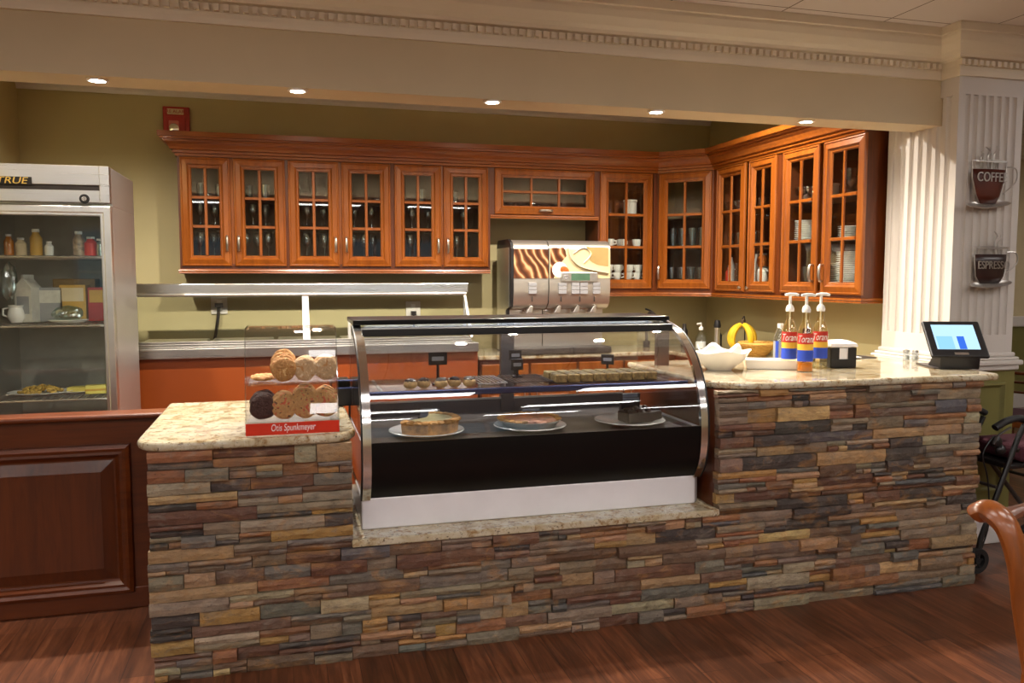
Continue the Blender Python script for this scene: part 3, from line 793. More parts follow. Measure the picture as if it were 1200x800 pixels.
def cabinet(label, loc, rz, W, z0, z1, doors, D=.3, shelves=2, st=.08, name='upper_cabinet'):
    c = thing(name, label, 'cabinet', loc, rz)
    bx = MB().box(0, .018, 0, D, z0, z1).box(W - .018, W, 0, D, z0, z1).box(.018, W - .018, D - .01, D, z0, z1)
    fl_ = doors[0][2] + st - .006
    bx.box(.018, W - .018, 0, D - .01, z0, z0 + .018).box(.018, W - .018, .018, D - .01, fl_ - .016, fl_).box(.018, W - .018, 0, D - .01, z1 - .018, z1)
    # face frame
    bx.box(.018, .036, 0, .018, z0 + .018, z1 - .018).box(W - .036, W - .018, 0, .018, z0 + .018, z1 - .018)
    bx.box(.036, W - .036, 0, .018, z1 - .05, z1 - .018).box(.036, W - .036, 0, .018, z0 + .018, z0 + .04)
    bx.build('body', [M['cherry_in']], c)
    for q in (0, W): MB().box(q - .001, q + .001, 0, D, z0, z1).build('side_panel', M['cherry_dark'], c)
    if len(doors) > 1: MB().box(W / 2 - .018, W / 2 + .018, -.0, .018, z0 + .04, z1 - .05).build('center_stile', M['cherry'], c)
    ff = MB().frame(0, W, z0, z1, [(0, 0), (0, -.002), (.034, -.002), (.034, 0)]).build('face_frame', M['cherry_dark'], c)  # darker wood than the doors paints in the shade of the gaps between them
    for (a, b, za, zb, cols, rows, hx, hz, horiz, knob) in doors:
        dd = door(c, a, b, za, zb, cols, rows, hx, hz, horiz, knob, st)
    lev = []
    if doors and shelves:
        a, b, za, zb = doors[0][:4]; rows = doors[0][5]; gz0, gz1 = za + st, zb - st
        for k in range(1, shelves + 1):
            z = gz0 + (gz1 - gz0) * k / (shelves + 1)
            MB().box(.02, W - .02, .022, D - .012, z - .009, z + .006).build('shelf', M['cherry_in'], c); lev.append(z + .006)
    return c, [fl_] + lev

ZB1 = 1.585; ZB2 = 1.395; ZB3 = zY(640, 251, YC) - .01
bx_l = [xY(209.5, YC, 250), xY(336, YC, 250), xY(460, YC, 250), xY(574.5, YC, 250)]
dl = [(211.5, 270.5, 274, 335), (338, 397.5, 400.5, 458), (462.5, 517.5, 520, 572.5)]
zdt, zdb = ZTOP - .045, ZB1 + .02
cab_info = []
words = ('first double-door wall cabinet, at the fire alarm end of the back wall', 'second double-door wall cabinet from the fire alarm, holding a few stemmed glasses', 'third double-door wall cabinet from the fire alarm, ending beside the coffee machine')
for k in range(3):
    x0, x1 = bx_l[k], bx_l[k + 1]; q = [xY(p, YC - .02, 250) - x0 for p in dl[k]]
    doors = [(q[0], q[1], zdb, zdt, 2, 3, q[1] - .03, zdb + .17, False, False), (q[2], q[3], zdb, zdt, 2, 3, q[2] + .03, zdb + .17, False, False)]
    c, lv = cabinet(words[k], (x0, YC, 0), 0, x1 - x0 - .002, ZB1, ZTOP, doors)
    cab_info.append((x0, x1, lv))
xs0, xs1 = bx_l[3], xY(701, YC, 250)
qa, qb = xY(580, YC - .02, 220) - xs0, xY(697, YC - .02, 220) - xs0
zsa, zsb = zY(640, 252, YC - .02), zdt
short, lvs = cabinet('short wide wall cabinet with a lift-up six pane door above the coffee machine', (xs0, YC, 0), 0, xs1 - xs0 - .002, ZB3, ZTOP,
        [(qa, qb, zsa, zsb, 3, 2, (qa + qb) / 2, zsa + .035, True, False)], shelves=0, st=.072)
xt0, xt1 = xs1, xY(770.5, YC, 250)
qa, qb = xY(703.5, YC - .02, 250) - xt0, xY(765, YC - .02, 250) - xt0
zb2 = ZB2 + .03
tall, lvt = cabinet('single-door wall cabinet full of white cups, next to the coffee machine', (xt0, YC, 0), 0, xt1 - xt0 - .002, ZB2, ZTOP, [(qa, qb, zb2, zdt, 2, 3, None, None, False, False)])
# diagonal corner cabinet
DW = 3.426 - xt1; XR = 3.426; YD = YC - DW
dlen = DW * math.sqrt(2)
corner, lvc = cabinet('diagonal corner wall cabinet with one glass door and rows of tumblers', (xt1 + .001, YC, 0), R(-45), dlen - .002, ZB2, ZTOP, [(.012, dlen - .016, zb2, zdt, 2, 3, .03, zb2 + .14, False, False)], D=.4)
# cabinets along the other wall: local x runs toward the viewer
def yr(px): return onX(px, 250, XR).y
yb_ = [YD, yr(912), yr(1012.5)]
dr_ = [(839, 872, 876, 908), (915.5, 958, 963, 1011.5)]
wordsr = ('double-door wall cabinet just past the corner cabinet, holding bottles and mugs', 'double-door wall cabinet nearest the fluted column, holding stacked plates')
cab_r = []
for k in range(2):
    y0, y1 = yb_[k], yb_[k + 1]; q = [y0 - onX(p, 250, XR - .02).y for p in dr_[k]]
    z0_ = zb2 - .012
    kn = (k == 0)
    hz = z0_ + (.03 if kn else .14)
    doors = [(q[0], q[1], z0_, zdt + .0, 2, 3, q[1] - .03, hz, False, kn), (q[2], q[3], z0_, zdt + .0, 2, 3, q[2] + .03, hz, False, kn)]
    c, lv = cabinet(wordsr[k], (XR, y0, 0), R(-90), y0 - y1 - .002, ZB2, ZTOP, doors, D=.3)
    cab_r.append((y0, y1, lv))

# crown moulding along every cabinet and the light rails below
T_ = ZTOP
cp = [(0, T_ - .04), (-.012, T_ - .04), (-.014, T_ - .022), (-.027, T_ - .018), (-.029, T_), (-.044, T_ + .005), (-.05, T_ + .02), (-.062, T_ + .04), (-.08, T_ + .056), (-.083, T_ + .069),
      (-.1, T_ + .073), (-.103, T_ + .082), (-.116, T_ + .086), (-.116, T_ + .122), (0, T_ + .122)]
def sweep(path, prof, name, mat, label, cat, endcap=True):
    """path: list of (x, y, nx, ny) with n = outward mitre vector; the profile's y goes along n"""
    rings = [[(x + nx * -q, y + ny * -q, z) for q, z in prof] for x, y, nx, ny in path]
    o = MB().quadstrip(rings, True, True, True).build(name, mat)
    return tag(o, label, cat)
t8 = math.tan(R(22.5))
xa = bx_l[0]; ye = yb_[2]
sweep([(xa, YB - .002, -1, 0), (xa, YC, -1, -1), (xt1, YC, -t8, -1), (XR, YD, -1, -t8), (XR, ye + .002, -1, 0)], cp, 'cabinet_crown', M['cherry_x'], 'stepped cherry crown moulding running along the tops of all the wall cabinets', 'crown moulding')
def rp(z): return [(.03, z), (0, z), (-.01, z - .004), (-.014, z - .014), (-.008, z - .022), (-.012, z - .03), (0, z - .034), (.03, z - .034)]
sweep([(bx_l[0], YB - .002, -1, 0), (bx_l[0], YC, -1, -1), (bx_l[3] - .002, YC, 0, -1)], rp(ZB1), 'light_rail', M['cherry_x'], 'cherry light rail below the three double-door cabinets on the back wall', 'moulding')
sweep([(xs0, YC, 0, -1), (xs1, YC, 0, -1)], rp(ZB3), 'light_rail', M['cherry_x'], 'short cherry light rail below the lift-up door over the coffee machine', 'moulding')
sweep([(xt0, YC + .28, -1, 0), (xt0, YC, -1, -1), (xt1, YC, -t8, -1), (XR, YD, -1, -t8), (XR, ye, -1, -1), (XW - .002, ye, 0, -1)], rp(ZB2), 'light_rail', M['cherry_x'], 'long cherry light rail turning the corner under the taller cabinets', 'moulding')

# ------------------------------------------------ glass and china inside
def mk_stem():
    o = MB().lathe([(0, 0), (.032, .002), (.006, .006), (.004, .07), (.02, .085), (.034, .11), (.036, .14), (.029, .18), (.027, .18), (.033, .14), (.03, .112), (.004, .088)], n=16).build('wine_glass', M['ware'], None, True)
    return tag(o, '', 'glass')
def mk_tumbler():
    o = MB().lathe([(0, 0), (.03, 0), (.036, .11), (.034, .11), (.028, .012), (0, .012)], n=16).build('tumbler', M['ware'], None, True); return tag(o, '', 'glass')
def mk_high():
    o = MB().lathe([(0, 0), (.03, 0), (.036, .16), (.034, .16), (.028, .012), (0, .012)], n=16).build('highball_glass', M['ware'], None, True); return tag(o, '', 'glass')
def mk_cup():
    b = MB().lathe([(0, 0), (.026, 0), (.036, .02), (.042, .065), (.039, .065), (.032, .018), (0, .008)], n=18)
    b.tube([(.039, 0, .052), (.062, 0, .05), (.062, 0, .028), (.036, 0, .02)], .005, 6)
    return tag(b.build('coffee_cup', M['china'], None, True), '', 'cup')
def mk_plate():
    return tag(MB().lathe([(0, .003), (.07, .004), (.105, .012), (.107, .01), (.072, 0), (0, 0)], n=24).build('dinner_plate', M['china'], None, True), '', 'plate')
def mk_saucer():
    return tag(MB().lathe([(0, .003), (.045, .004), (.075, .012), (.077, .01), (.045, 0), (0, 0)], n=20).build('saucer', M['china'], None, True), '', 'saucer')
def mk_crock():
    return tag(MB().lathe([(0, 0), (.05, 0), (.056, .02), (.056, .11), (.062, .115), (.062, .13), (.055, .13), (.05, .02), (0, .012)], n=22).build('crock', M['china'], None, True), '', 'crock')
def mk_bowl():
    return tag(MB().lathe([(0, 0), (.035, 0), (.07, .03), (.085, .07), (.082, .07), (.066, .034), (0, .008)], n=22).build('glass_bowl', M['ware'], None, True), '', 'bowl')
stem, tumb, high, cup, plate, saucer, crock, gbowl = [Kind(f) for f in (mk_stem, mk_tumbler, mk_high, mk_cup, mk_plate, mk_saucer, mk_crock, mk_bowl)]
cabn = ('first', 'second', 'third')
for ci, (x0, x1, lv) in enumerate(cab_info):
    for li, z in enumerate(lv):
        n = (7, 6, 5)[li] if ci != 1 else (8, 5, 0)[li]
        if ci == 2: n = (6, 4, 2)[li]
        kd = (stem, stem, tumb)[li] if li else stem
        for k in range(n):
            xx = x0 + .1 + (x1 - x0 - .2) * (k + .5) / max(1, n) + random.uniform(-.01, .01)
            lb = ('stemmed glass' if kd is stem else 'small tumbler') + ' on the %s shelf of the %s wall cabinet from the fire alarm' % (('bottom', 'middle', 'top')[li], cabn[ci])
            kd((xx, YC + .1 + .1 * (k % 2), z + .001), random.uniform(0, 6), lb, 'glasses, %s shelf, %s cabinet' % (('bottom', 'middle', 'top')[li], cabn[ci]))
# short cabinet: row of small bowls
for k in range(5):
    gbowl((xs0 + .2 + k * .1, YC + .13, lvs[0] + .001), 0, 'small pale bowl in the lift-up cabinet over the coffee machine', 'bowls in the lift-up cabinet', scale=.6)
W_ = xt1 - xt0
for r_, (n, rows) in enumerate(((4, 2), (3, 1))):
    for row in range(rows):
        for k in range(n):
            xx = xt0 + .08 + (W_ - .16) * (k + .5) / n + .01 * row
            up = (r_ == 0 and row == 1)
            cup((xx, YC + .1 + .02 * (k % 2) - .0 * row, lvt[r_] + .001 + .0665 * row), random.uniform(-.6, .6), 'white cup %s of the single-door cabinet' % (('standing on the bottom shelf', 'stacked on another cup on the bottom shelf')[row] if r_ == 0 else 'standing at the front of the middle shelf'),
                'cups in the single-door cabinet, ' + (('bottom row', 'stacked row')[row] if r_ == 0 else 'middle shelf'))
for k in range(3):
    cup((xt0 + .1 + .1 * k, YC + .22, lvt[1] + .001), .3, 'white cup at the rear of the middle shelf in the single-door cabinet', 'rear cups in the single-door cabinet')
crock((xt0 + W_ * .63, YC + .12, lvt[2] + .001), 0, 'white ribbed crock alone on the top shelf of the single-door cabinet')
# corner cabinet (local frame along the diagonal)
dx, dy = math.cos(R(-45)), math.sin(R(-45))
def cpos(u, v, z): return (xt1 + dx * u - dy * v, YC + dy * u + dx * v, z)
for k in range(4):
    tumb(cpos(.1 + k * .085, .1, lvc[0] + .001), 0, 'cut glass tumbler on the bottom shelf of the corner cabinet', 'tumblers in the corner cabinet')
    high(cpos(.1 + k * .085, .12, lvc[1] + .001), 0, 'tall highball glass on the middle shelf of the corner cabinet', 'highballs in the corner cabinet')
# first cabinet on the other wall: mugs, bottles, fruit-coloured jar, bowls
y0, y1, lv = cab_r[0]
def rpos(u, v, z): return (XR + v, min(y0 - .08, (y0 - u) * (XR + v) / XR), z)
L_ = y0 - y1
for (u, h, r, mt, lb) in ((.18, .13, .022, 'lbl_red', 'pink and white canister on the bottom shelf just past the corner cabinet'), (.3, .22, .026, 'china', 'slim white bottle on the bottom shelf just past the corner cabinet'),
                          (.38, .15, .02, 'ware', 'clear bottle on the bottom shelf just past the corner cabinet'), (.58, .2, .028, 'amber', 'yellow-brown bottle on the bottom shelf beside the white jars'),
                          (.66, .24, .03, 'china', 'tall white bottle on the bottom shelf beside the patterned jar')):
    t = thing('bottle', lb, 'bottle', rpos(u, .1, lv[0] + .001))
    MB().lathe([(0, 0), (r, 0), (r, h * .6), (r * .45, h * .78), (r * .4, h * .9), (0, h * .9)], n=14).build('body', M[mt], t, True)
    MB().cyl((0, 0), r * .5, h * .9, h, 12).build('cap', M['dark_metal'], t)
for k, (u, mt, lb) in enumerate(((.74, 'china', 'big white jar under an orange jar in the cabinet just past the corner'), (.8, 'silver_wire', 'grey tin behind the white jars in the cabinet just past the corner'))):
    t = thing('jar', lb, 'jar', rpos(u, .1 + .05 * k, lv[0] + .001))
    MB().lathe([(0, 0), (.045, 0), (.05, .02), (.05, .08), (.035, .1), (0, .1)], n=16).build('body', M[mt], t, True)
    MB().lathe([(0, .118), (.02, .112), (.036, .1), (.036, .1)], n=16).build('lid', M['white_plastic'], t, True)
t = thing('jar', 'orange jar with a white lid, topmost in the cabinet just past the corner', 'jar', rpos(.74, .1, lv[0] + .12))
MB().lathe([(0, 0), (.035, 0), (.045, .03), (.04, .07), (.03, .085), (0, .085)], n=16).build('body', M['orange_fill'], t, True)
MB().cyl((0, 0), .032, .085, .1, 14).build('lid', M['white_plastic'], t)
for u, lb in ((.16, 'at the corner end'), (.36, 'second from the corner'), (.62, 'at the column end')):
    gbowl(rpos(u + .05, .12, lv[2] + .001), 0, 'large pale bowl, %s, top shelf of the cabinet past the corner' % lb, scale=(.85, .85, 1.2))
for k in range(3):
    tumb(rpos(.2 + k * .22, .12, lv[1] + .001), 0, 'tumbler on the middle shelf of the cabinet just past the corner', 'tumblers, cabinet past the corner')
# second cabinet: stacks of plates
y0b, y1b, lv2 = cab_r[1]
def spos(u, v, z): return (XR + v, min(y0b - .1, (y0b - u) * (XR + v) / XR), z)
Lb = y0b - y1b
def stack(kind, u, v, z, n, dz, label, group, sc=1.0):
    for k in range(n):
        kind(spos(u, v, z + .001 + dz * k), 0, label, group, scale=sc)
stack(plate, Lb * .385, .13, lv2[1], 11, .0135, 'white plate in the tall middle-shelf stack nearest the column', 'plates, middle-shelf tall stack', .85)
stack(saucer, Lb * .86, .12, lv2[1], 6, .0135, 'white saucer in the small middle-shelf stack at the column end', 'saucers, middle-shelf stack')
stack(plate, Lb * .68, .15, lv2[0], 10, .0135, 'white plate in the shorter bottom-shelf stack behind the pull handle', 'plates, bottom-shelf shorter stack', .8)
stack(saucer, Lb * .87, .11, lv2[0], 15, .0135, 'white saucer in the tall bottom-shelf stack at the column end', 'saucers, bottom-shelf stack', 1.1)
gbowl(spos(Lb * .38, .12, lv2[2] + .001), 0, 'clear glass bowl on the top shelf behind the first door of the plate cabinet', scale=(1.1, 1.1, 1.4))
crock(spos(Lb * .66, .12, lv2[2] + .001), 0, 'small white crock on the top shelf of the plate cabinet', scale=.75)
t = tag(MB().lathe([(0, 0), (.04, 0), (.05, .03), (.02, .05), (.05, .09), (.075, .17), (.07, .17), (.045, .1), (0, .06)], n=14).build('crystal_vase', M['ware']), 'cut crystal vase on the top shelf at the column end of the plate cabinet', 'vase')
t.location = spos(Lb * .86, .12, lv2[2] + .001)
tumb(spos(Lb * .4, .1, lv2[0] + .001), 0, 'frosted tumbler alone on the bottom shelf of the plate cabinet')

# ================================================= COFFEE MACHINE
CY_ = 6.14
c0, c1 = xY(602, CY_, 320), xY(715, CY_, 320)
cz1 = zY(650, 281, CY_)
cm = thing('coffee_machine', 'wide brushed steel coffee dispenser with a swirled brown and cream print', 'coffee machine', (0, 0, 0))
def face(zb, zt):
    return None
zg0, zg1 = zY(650, 326, CY_), zY(650, 292, CY_)      # print band
zl = zY(650, 362, CY_)                              # lower lip
fp = [(CY_ + .42, Z1), (CY_ + .42, cz1), (CY_ + .1, cz1), (CY_ + .045, cz1 - .012), (CY_ + .012, cz1 - .04), (CY_, zg1), (CY_, zg0), (CY_ - .004, zg0 - .09), (CY_ + .01, zl + .05), (CY_ + .05, zl + .01), (CY_ + .08, zl), (CY_ + .16, zl - .01), (CY_ + .16, Z1)]
xm = xY(643, CY_, 320)
MB().prism(fp, c0, xm - .004, 'YZ').build('dispenser_head', M['steel_soft'], cm, True, angle=50)
MB().prism(fp, xm + .004, c1, 'YZ').build('dispenser_head', M['steel_soft'], cm, True, angle=50)
MB().prism([(CY_ + .41, Z1), (CY_ + .41, cz1 - .01), (CY_ + .1, cz1 - .01), (CY_ + .03, cz1 - .04), (CY_ + .01, zg1), (CY_ + .01, zl + .06), (CY_ + .17, zl - .005), (CY_ + .17, Z1)], xm - .005, xm + .005, 'YZ').build('seam_strip', M['black'], cm)
sp_ = [(CY_ + .44, Z1 + .002), (CY_ + .44, cz1 - .03), (CY_ + .4, cz1 + .006), (CY_ + .1, cz1 + .006), (CY_ + .03, cz1 - .02), (CY_ - .004, zg1), (CY_ - .004, zg0), (CY_ + .02, zl + .02), (CY_ + .12, zl), (CY_ + .12, Z1 + .002)]
MB().prism(sp_, c0 - .022, c0 - .001, 'YZ').build('side_trim', M['black'], cm)
MB().prism([(CY_ + .42, Z1 + .01), (CY_ + .42, cz1 - .06), (CY_ + .06, cz1 - .06), (CY_ + .05, zg1), (CY_ + .05, zl + .02), (CY_ + .15, zl - .01), (CY_ + .15, Z1 + .01)], c0 - .026, c0 - .0225, 'YZ').build('side_panel', M['alu'], cm)
MB().box(c0, xm - .006, CY_ - .006, CY_ + .002, zg0, zg1).build('print_panel', M['art'], cm)
pr_ = MB().box(xm + .006, c1 - .002, CY_ - .005, CY_ + .002, zg0, zg1).build('print_panel', M['cream'], cm)
def pxz(px, py): v = onY(px, py, CY_ - .008); return (v.x, v.z)
sw = MB().prism([pxz(645, 290), pxz(662, 290), pxz(664, 300), pxz(654, 312), pxz(649, 326), pxz(645, 326)], CY_ - .0065, CY_ - .005, 'XZ')
sw.build('brown_swirl', M['art'], pr_)
gp = smooth_pts([(*pxz(686, 289), 0), (*pxz(694, 296), 0), (*pxz(691, 304), 0), (*pxz(700, 310), 0), (*pxz(713, 312), 0)], 4)
MB().prism([(p.x, p.y) for p in gp] + [pxz(713, 290)], CY_ - .0065, CY_ - .005, 'XZ').build('gold_swirl', M['gold_print'], pr_)
MB().tube([(p.x, CY_ - .006, p.y) for p in smooth_pts([(*pxz(666, 290), 0), (*pxz(670, 304), 0), (*pxz(684, 314), 0), (*pxz(713, 320), 0)], 5)], .02, 8, flat=.12).build('milk_stream', M['china'], pr_)
MB().tube([(p.x, CY_ - .006, p.y) for p in smooth_pts([(*pxz(672, 297), 0), (*pxz(684, 290), 0), (*pxz(692, 298), 0), (*pxz(684, 308), 0)], 5)], .014, 8, flat=.12).build('milk_curl', M['china'], pr_)
qx, qz = pxz(656, 316)
cupm = MB().lathe([(0, 0), (.062, 0), (.062, .003), (0, .003)], n=24, a0=R(20), a1=R(300)).build('cup_picture', M['china'], pr_); cupm.location = (qx, CY_ - .0055, qz); cupm.rotation_euler = (R(90), 0, 0)
bm_ = MB().lathe([(0, 0), (.03, 0), (.03, .0045), (0, .0045)], n=16, sx=1.3).build('coffee_picture', M['orange_fill'], pr_); bm_.location = (qx + .04, CY_ - .0055, qz - .004); bm_.rotation_euler = (R(90), R(30), 0)
d0, d1 = onY(658, 319, CY_ - .02), onY(700.5, 330, CY_ - .02)
ds = MB().box(d0.x, d1.x, CY_ - .02, CY_ - .002, d1.z, d0.z).build('display_bezel', M['alu'], cm, bevel=.003)
a, b = pxz(669, 320.5), pxz(690.5, 328.5); MB().box(a[0], b[0], CY_ - .0225, CY_ - .02, b[1], a[1]).build('display_screen', M['lcd'], ds)
a = pxz(663, 324.5); kk = MB().lathe([(.01, 0), (.014, .003), (.018, 0)], n=18).build('ring_logo', M['button'], ds, True); kk.location = (a[0], CY_ - .0205, a[1]); kk.rotation_euler = (R(90), 0, 0)
for grp in ((619.5, 629.5, 1), (654.5, 664.5, 1), (670, 689.5, 2), (695, 704, 1)):
    for cI in range(grp[2]):
        wp = (grp[1] - grp[0]) / grp[2]
        for r_ in range(3):
            a, b = pxz(grp[0] + wp * cI, 331 + r_ * 4.6), pxz(grp[0] + wp * (cI + 1) - .6, 335 + r_ * 4.6)
            MB().box(a[0], b[0], CY_ - .012, CY_ + .004, b[1], a[1]).build('button', M['button'], cm, bevel=.002)
for px in (622, 655, 677, 697):
    v = pxz(px, 362); MB().prism([(v[0] - .03, zl - .03), (v[0] + .02, zl - .03), (v[0] + .03, zl + .02), (v[0] + .012, zl + .03), (v[0], zl + .02)], CY_ + .02, CY_ + .1, 'XZ').build('spout', M['alu'], cm, bevel=.004)
for px in (624, 658, 680, 697):
    v = pxz(px, 349); MB().box(v[0] - .003, v[0] + .003, CY_ - .006, CY_ + .01, v[1] - .03, v[1] + .012).build('pointer_line', M['dark_metal'], cm)
MB().box(c0, c1, CY_ - .05, CY_ + .16, Z1, Z1 + .05).build('drip_tray', M['dark_metal'], cm, bevel=.006)

# ============================================ BACK BASE CABINETS AND COUNTER
bY = 6.1; bX = 3.05
tag(MB().prism([(1.42, bY), (bX, bY), (bX, 4.3), (XW - .002, 4.3), (XW - .002, YB - .002), (1.42, YB - .002)], Z1 - .036, Z1).build('granite_countertop', M['granite'], None, False, .012, 3), 'cream granite L-shaped worktop under the coffee machine and wall cabinets', 'countertop')
def base_cab(x0, x1, label, loc, rz):
    W = x1 - x0; c = thing('base_cabinet', label, 'cabinet', loc, rz)
    MB().box(0, W - .004, 0, .58, .1, Z1 - .038).box(.0, W - .004, .06, .58, 0, .1).build('body', M['cherry_dark'], c)
    for k in range(2):
        a = .01 + k * (W - .004) / 2; b = a + (W - .004) / 2 - .02
        d = MB().frame(a, b, .13, .68, [(0, 0), (0, -.018), (.05, -.02), (.06, -.012), (.075, -.012), (.09, -.018)]).quadstrip([[(a + .09, -.018, .22), (b - .09, -.018, .22)], [(a + .09, -.018, .59), (b - .09, -.018, .59)]], False).build('door', M['cherry'], c)
        MB().tube([(b - .04 if k == 0 else a + .04, -.018, .55), (b - .04 if k == 0 else a + .04, -.05, .57), (b - .04 if k == 0 else a + .04, -.05, .63), (b - .04 if k == 0 else a + .04, -.018, .65)], .006, 8).build('handle', M['nickel'], d, True)
        d = MB().box(a, b, -.02, 0, .7, .85).build('drawer', M['cherry'], c, bevel=.006)
        MB().tube([((a + b) / 2 - .05, -.02, .775), ((a + b) / 2 - .03, -.05, .775), ((a + b) / 2 + .03, -.05, .775), ((a + b) / 2 + .05, -.02, .775)], .006, 8).build('handle', M['nickel'], d, True)
    return c
base_cab(0, .8, 'cherry base cabinet under the coffee machine', (1.44, bY + .03, 0), 0)
base_cab(0, .8, 'cherry base cabinet between the coffee machine and the corner', (2.24, bY + .03, 0), 0)
base_cab(0, .9, 'cherry base cabinet under the worktop, on the corner side of the sink wall', (bX + .03, 6.1, 0), R(-90))
base_cab(0, .88, 'cherry base cabinet under the worktop, beside the fluted column', (bX + .03, 5.2, 0), R(-90))

# ============================================================ PASTRY CASE
KX0, KX1, KYB = .285, 1.815, 4.02
ZS = .49
KP = [(3.335, .615), (3.29, .68), (3.265, .78), (3.272, .93), (3.325, 1.08), (3.42, 1.2), (3.54, 1.275), (3.70, 1.315)]
KPs = [(v.x, v.y) for v in smooth_pts([(a, b, 0) for a, b in KP], 5)]
ZK1 = 1.315
case = thing('pastry_case', 'curved glass refrigerated pastry case standing on the granite sill', 'display case')
MB().prism([(KX0 - .002, 3.335), (KX1 - .02, 3.335), (KX1 + .012, 3.37), (KX1 + .012, KYB), (KX0 - .002, KYB)], ZS, .622).build('base_plinth', M['white_paint'], case, bevel=.006)
zblk = .862
def curve_y(z):
    for (a, b), (c, d) in zip(KPs, KPs[1:]):
        if b <= z <= d: return a + (c - a) * (z - b) / max(1e-6, d - b)
    return KPs[-1][0]
def shell(pts, th, x0, x1):
    out = [(y, z) for y, z in pts]; inn = []
    for i, (y, z) in enumerate(pts):
        a = Vector(pts[max(i - 1, 0)]); b = Vector(pts[min(i + 1, len(pts) - 1)]); t = (b - a).normalized()
        inn.append((y + t.y * th, z - t.x * th))
    return MB().quadstrip([[(x, y, z) for y, z in out] + [(x, y, z) for y, z in reversed(inn)] for x in (x0, x1)], True, True, True)
low = [(y, z) for y, z in KPs if z < zblk] + [(curve_y(zblk), zblk)]
up = [(curve_y(zblk), zblk)] + [(y, z) for y, z in KPs if z > zblk]
shell([(y + .006, z) for y, z in low], .012, KX0 + .03, KX1 - .03).build('front_panel', M['black_gloss'], case, True)
shell(up, .006, KX0 + .028, KX1 - .028).build('curved_glass', M['case_glass'], case, True)
shell([(y + .008, z) for y, z in low], .005, KX0 + .02, KX1 - .02)
for xx in (KX0, KX1 - .034):
    shell([(y - .008, z) for y, z in KPs], .02, xx, xx + .034).build('end_trim', M['chrome'], case, True)
    shell([(y - .011, z) for y, z in KPs], .026, xx - .006 if xx == KX0 else xx + .034, xx if xx == KX0 else xx + .04).build('end_gasket', M['black'], case, True)
for xx, side in ((KX0 + .004, 0), (KX1 - .01, 1)):
    poly = [(y + .012, z) for y, z in KPs if z > .62] + [(KYB, ZK1), (KYB, .622)]
    lowp = [(curve_y(z_) + .014, z_) for z_ in (.63, .7, .78, .85)] + [(KYB, .85), (KYB, .622)]
    MB().prism([(y + .012, z) for y, z in up] + [(KYB, ZK1), (KYB, zblk)], xx, xx + .006, 'YZ').build('end_glass', M['case_glass'], case)
    MB().prism(lowp, xx, xx + .006, 'YZ').build('end_panel', M['white_paint'], case)
# top, floor, shelf, rear frame
MB().box(KX0, KX1, 3.66, KYB, ZK1, ZK1 + .022).build('top_panel', M['black_gloss'], case, bevel=.004)
MB().box(KX0 + .03, KX1 - .03, 3.56, 3.70, ZK1 - .045, ZK1 - .012).build('light_housing', M['black'], case, bevel=.004)
MB().box(KX0 + .06, KX1 - .06, 3.712, 3.735, ZK1 - .03, ZK1 - .018).build('light_tube', emit('cool_tube', (.82, .9, 1, 1), 22), case)
ZD = .845
MB().box(KX0 + .02, KX1 - .02, 3.31, KYB - .02, ZD - .03, ZD).build('deck', M['dark_metal'], case)
ZSH = zY(620, 453, 3.43)
MB().box(KX0 + .02, KX1 - .02, 3.43, 3.86, ZSH - .006, ZSH).build('glass_shelf', M['case_glass'], case)
MB().box(KX0 + .02, KX1 - .02, 3.415, 3.432, ZSH - .024, ZSH + .003).build('shelf_edge', M['blue_edge'], case, bevel=.004)
for xx in (KX0 + .012, .66, KX1 - .06):
    pass
for px in (594, 776):
    x = xY(px, KYB - .02); MB().box(x - .035, x + .035, KYB - .035, KYB, ZD, ZK1).build('rear_post', M['dark_metal'], case, bevel=.003)
MB().box(KX0 + .01, KX0 + .05, KYB - .035, KYB, ZD, ZK1).build('rear_post', M['dark_metal'], case, bevel=.003)
MB().box(KX0, KX1, KYB - .03, KYB, ZD - .02, ZD + .065).build('rear_sill', M['dark_metal'], case)
MB().box(KX0 + .02, KX1 - .1, KYB - .034, KYB - .03, ZD + .065, ZD + .075).build('rear_track', M['alu'], case)
MB().box(KX0 + .01, KX1 - .01, KYB - .024, KYB - .02, ZD + .06, ZK1).build('rear_door_glass', M['case_glass'], case)
for px in (440, 610, 760):
    x = xY(px, 3.75); MB().box(x - .006, x + .006, 3.5, 3.9, ZSH - .016, ZSH - .007).build('shelf_bracket', M['alu'], case)

def plate_big(name, label, x, y, r=.162, tilt=0):
    t = thing(name, label, 'plate', (x, y, ZD + .001))
    MB().lathe([(0, .005), (r * .62, .006), (r * .72, .014), (r, .022), (r + .003, .019), (r * .74, .007), (r * .6, 0), (0, 0)], n=40).build('rim', M['china'], t, True); return t
YPL = 3.50
xp1, xp2, xp3 = xY(500, YPL, 505), xY(621, YPL, 500), xY(740, YPL, 493)
plate_big('cake_plate', 'white plate under the pale cut cheesecake in the pastry case', xp1, YPL)
plate_big('cake_plate', 'white plate under the orange pie in the pastry case', xp2, YPL)
t3 = plate_big('cake_plate', 'white plate under the chocolate cake in the pastry case', xp3 - .01, YPL)
t = thing('cheesecake', 'pale cut cheesecake with a golden crust, on the plate at the cookie case end', 'cake', (xp1, YPL, ZD + .009)); t.scale = (1.2, 1.2, 1.05)
MB().lathe([(0, 0), (.112, 0), (.118, .055), (.112, .058), (0, .05)], n=36, a0=R(-150), a1=R(75)).build('crust', M['pie_crust'], t, True)
MB().lathe([(0, .048), (.1, .056), (.1, .0585), (0, .062)], n=36, a0=R(-149), a1=R(74)).build('custard_top', M['custard'], t, True)
b = MB()
for k in range(16):
    a = R(-150 + 225 * (k + .5) / 16); b.ball((math.cos(a) * .108, math.sin(a) * .108, .056), .015, 1.2, 1.2, .7, 2, .1)
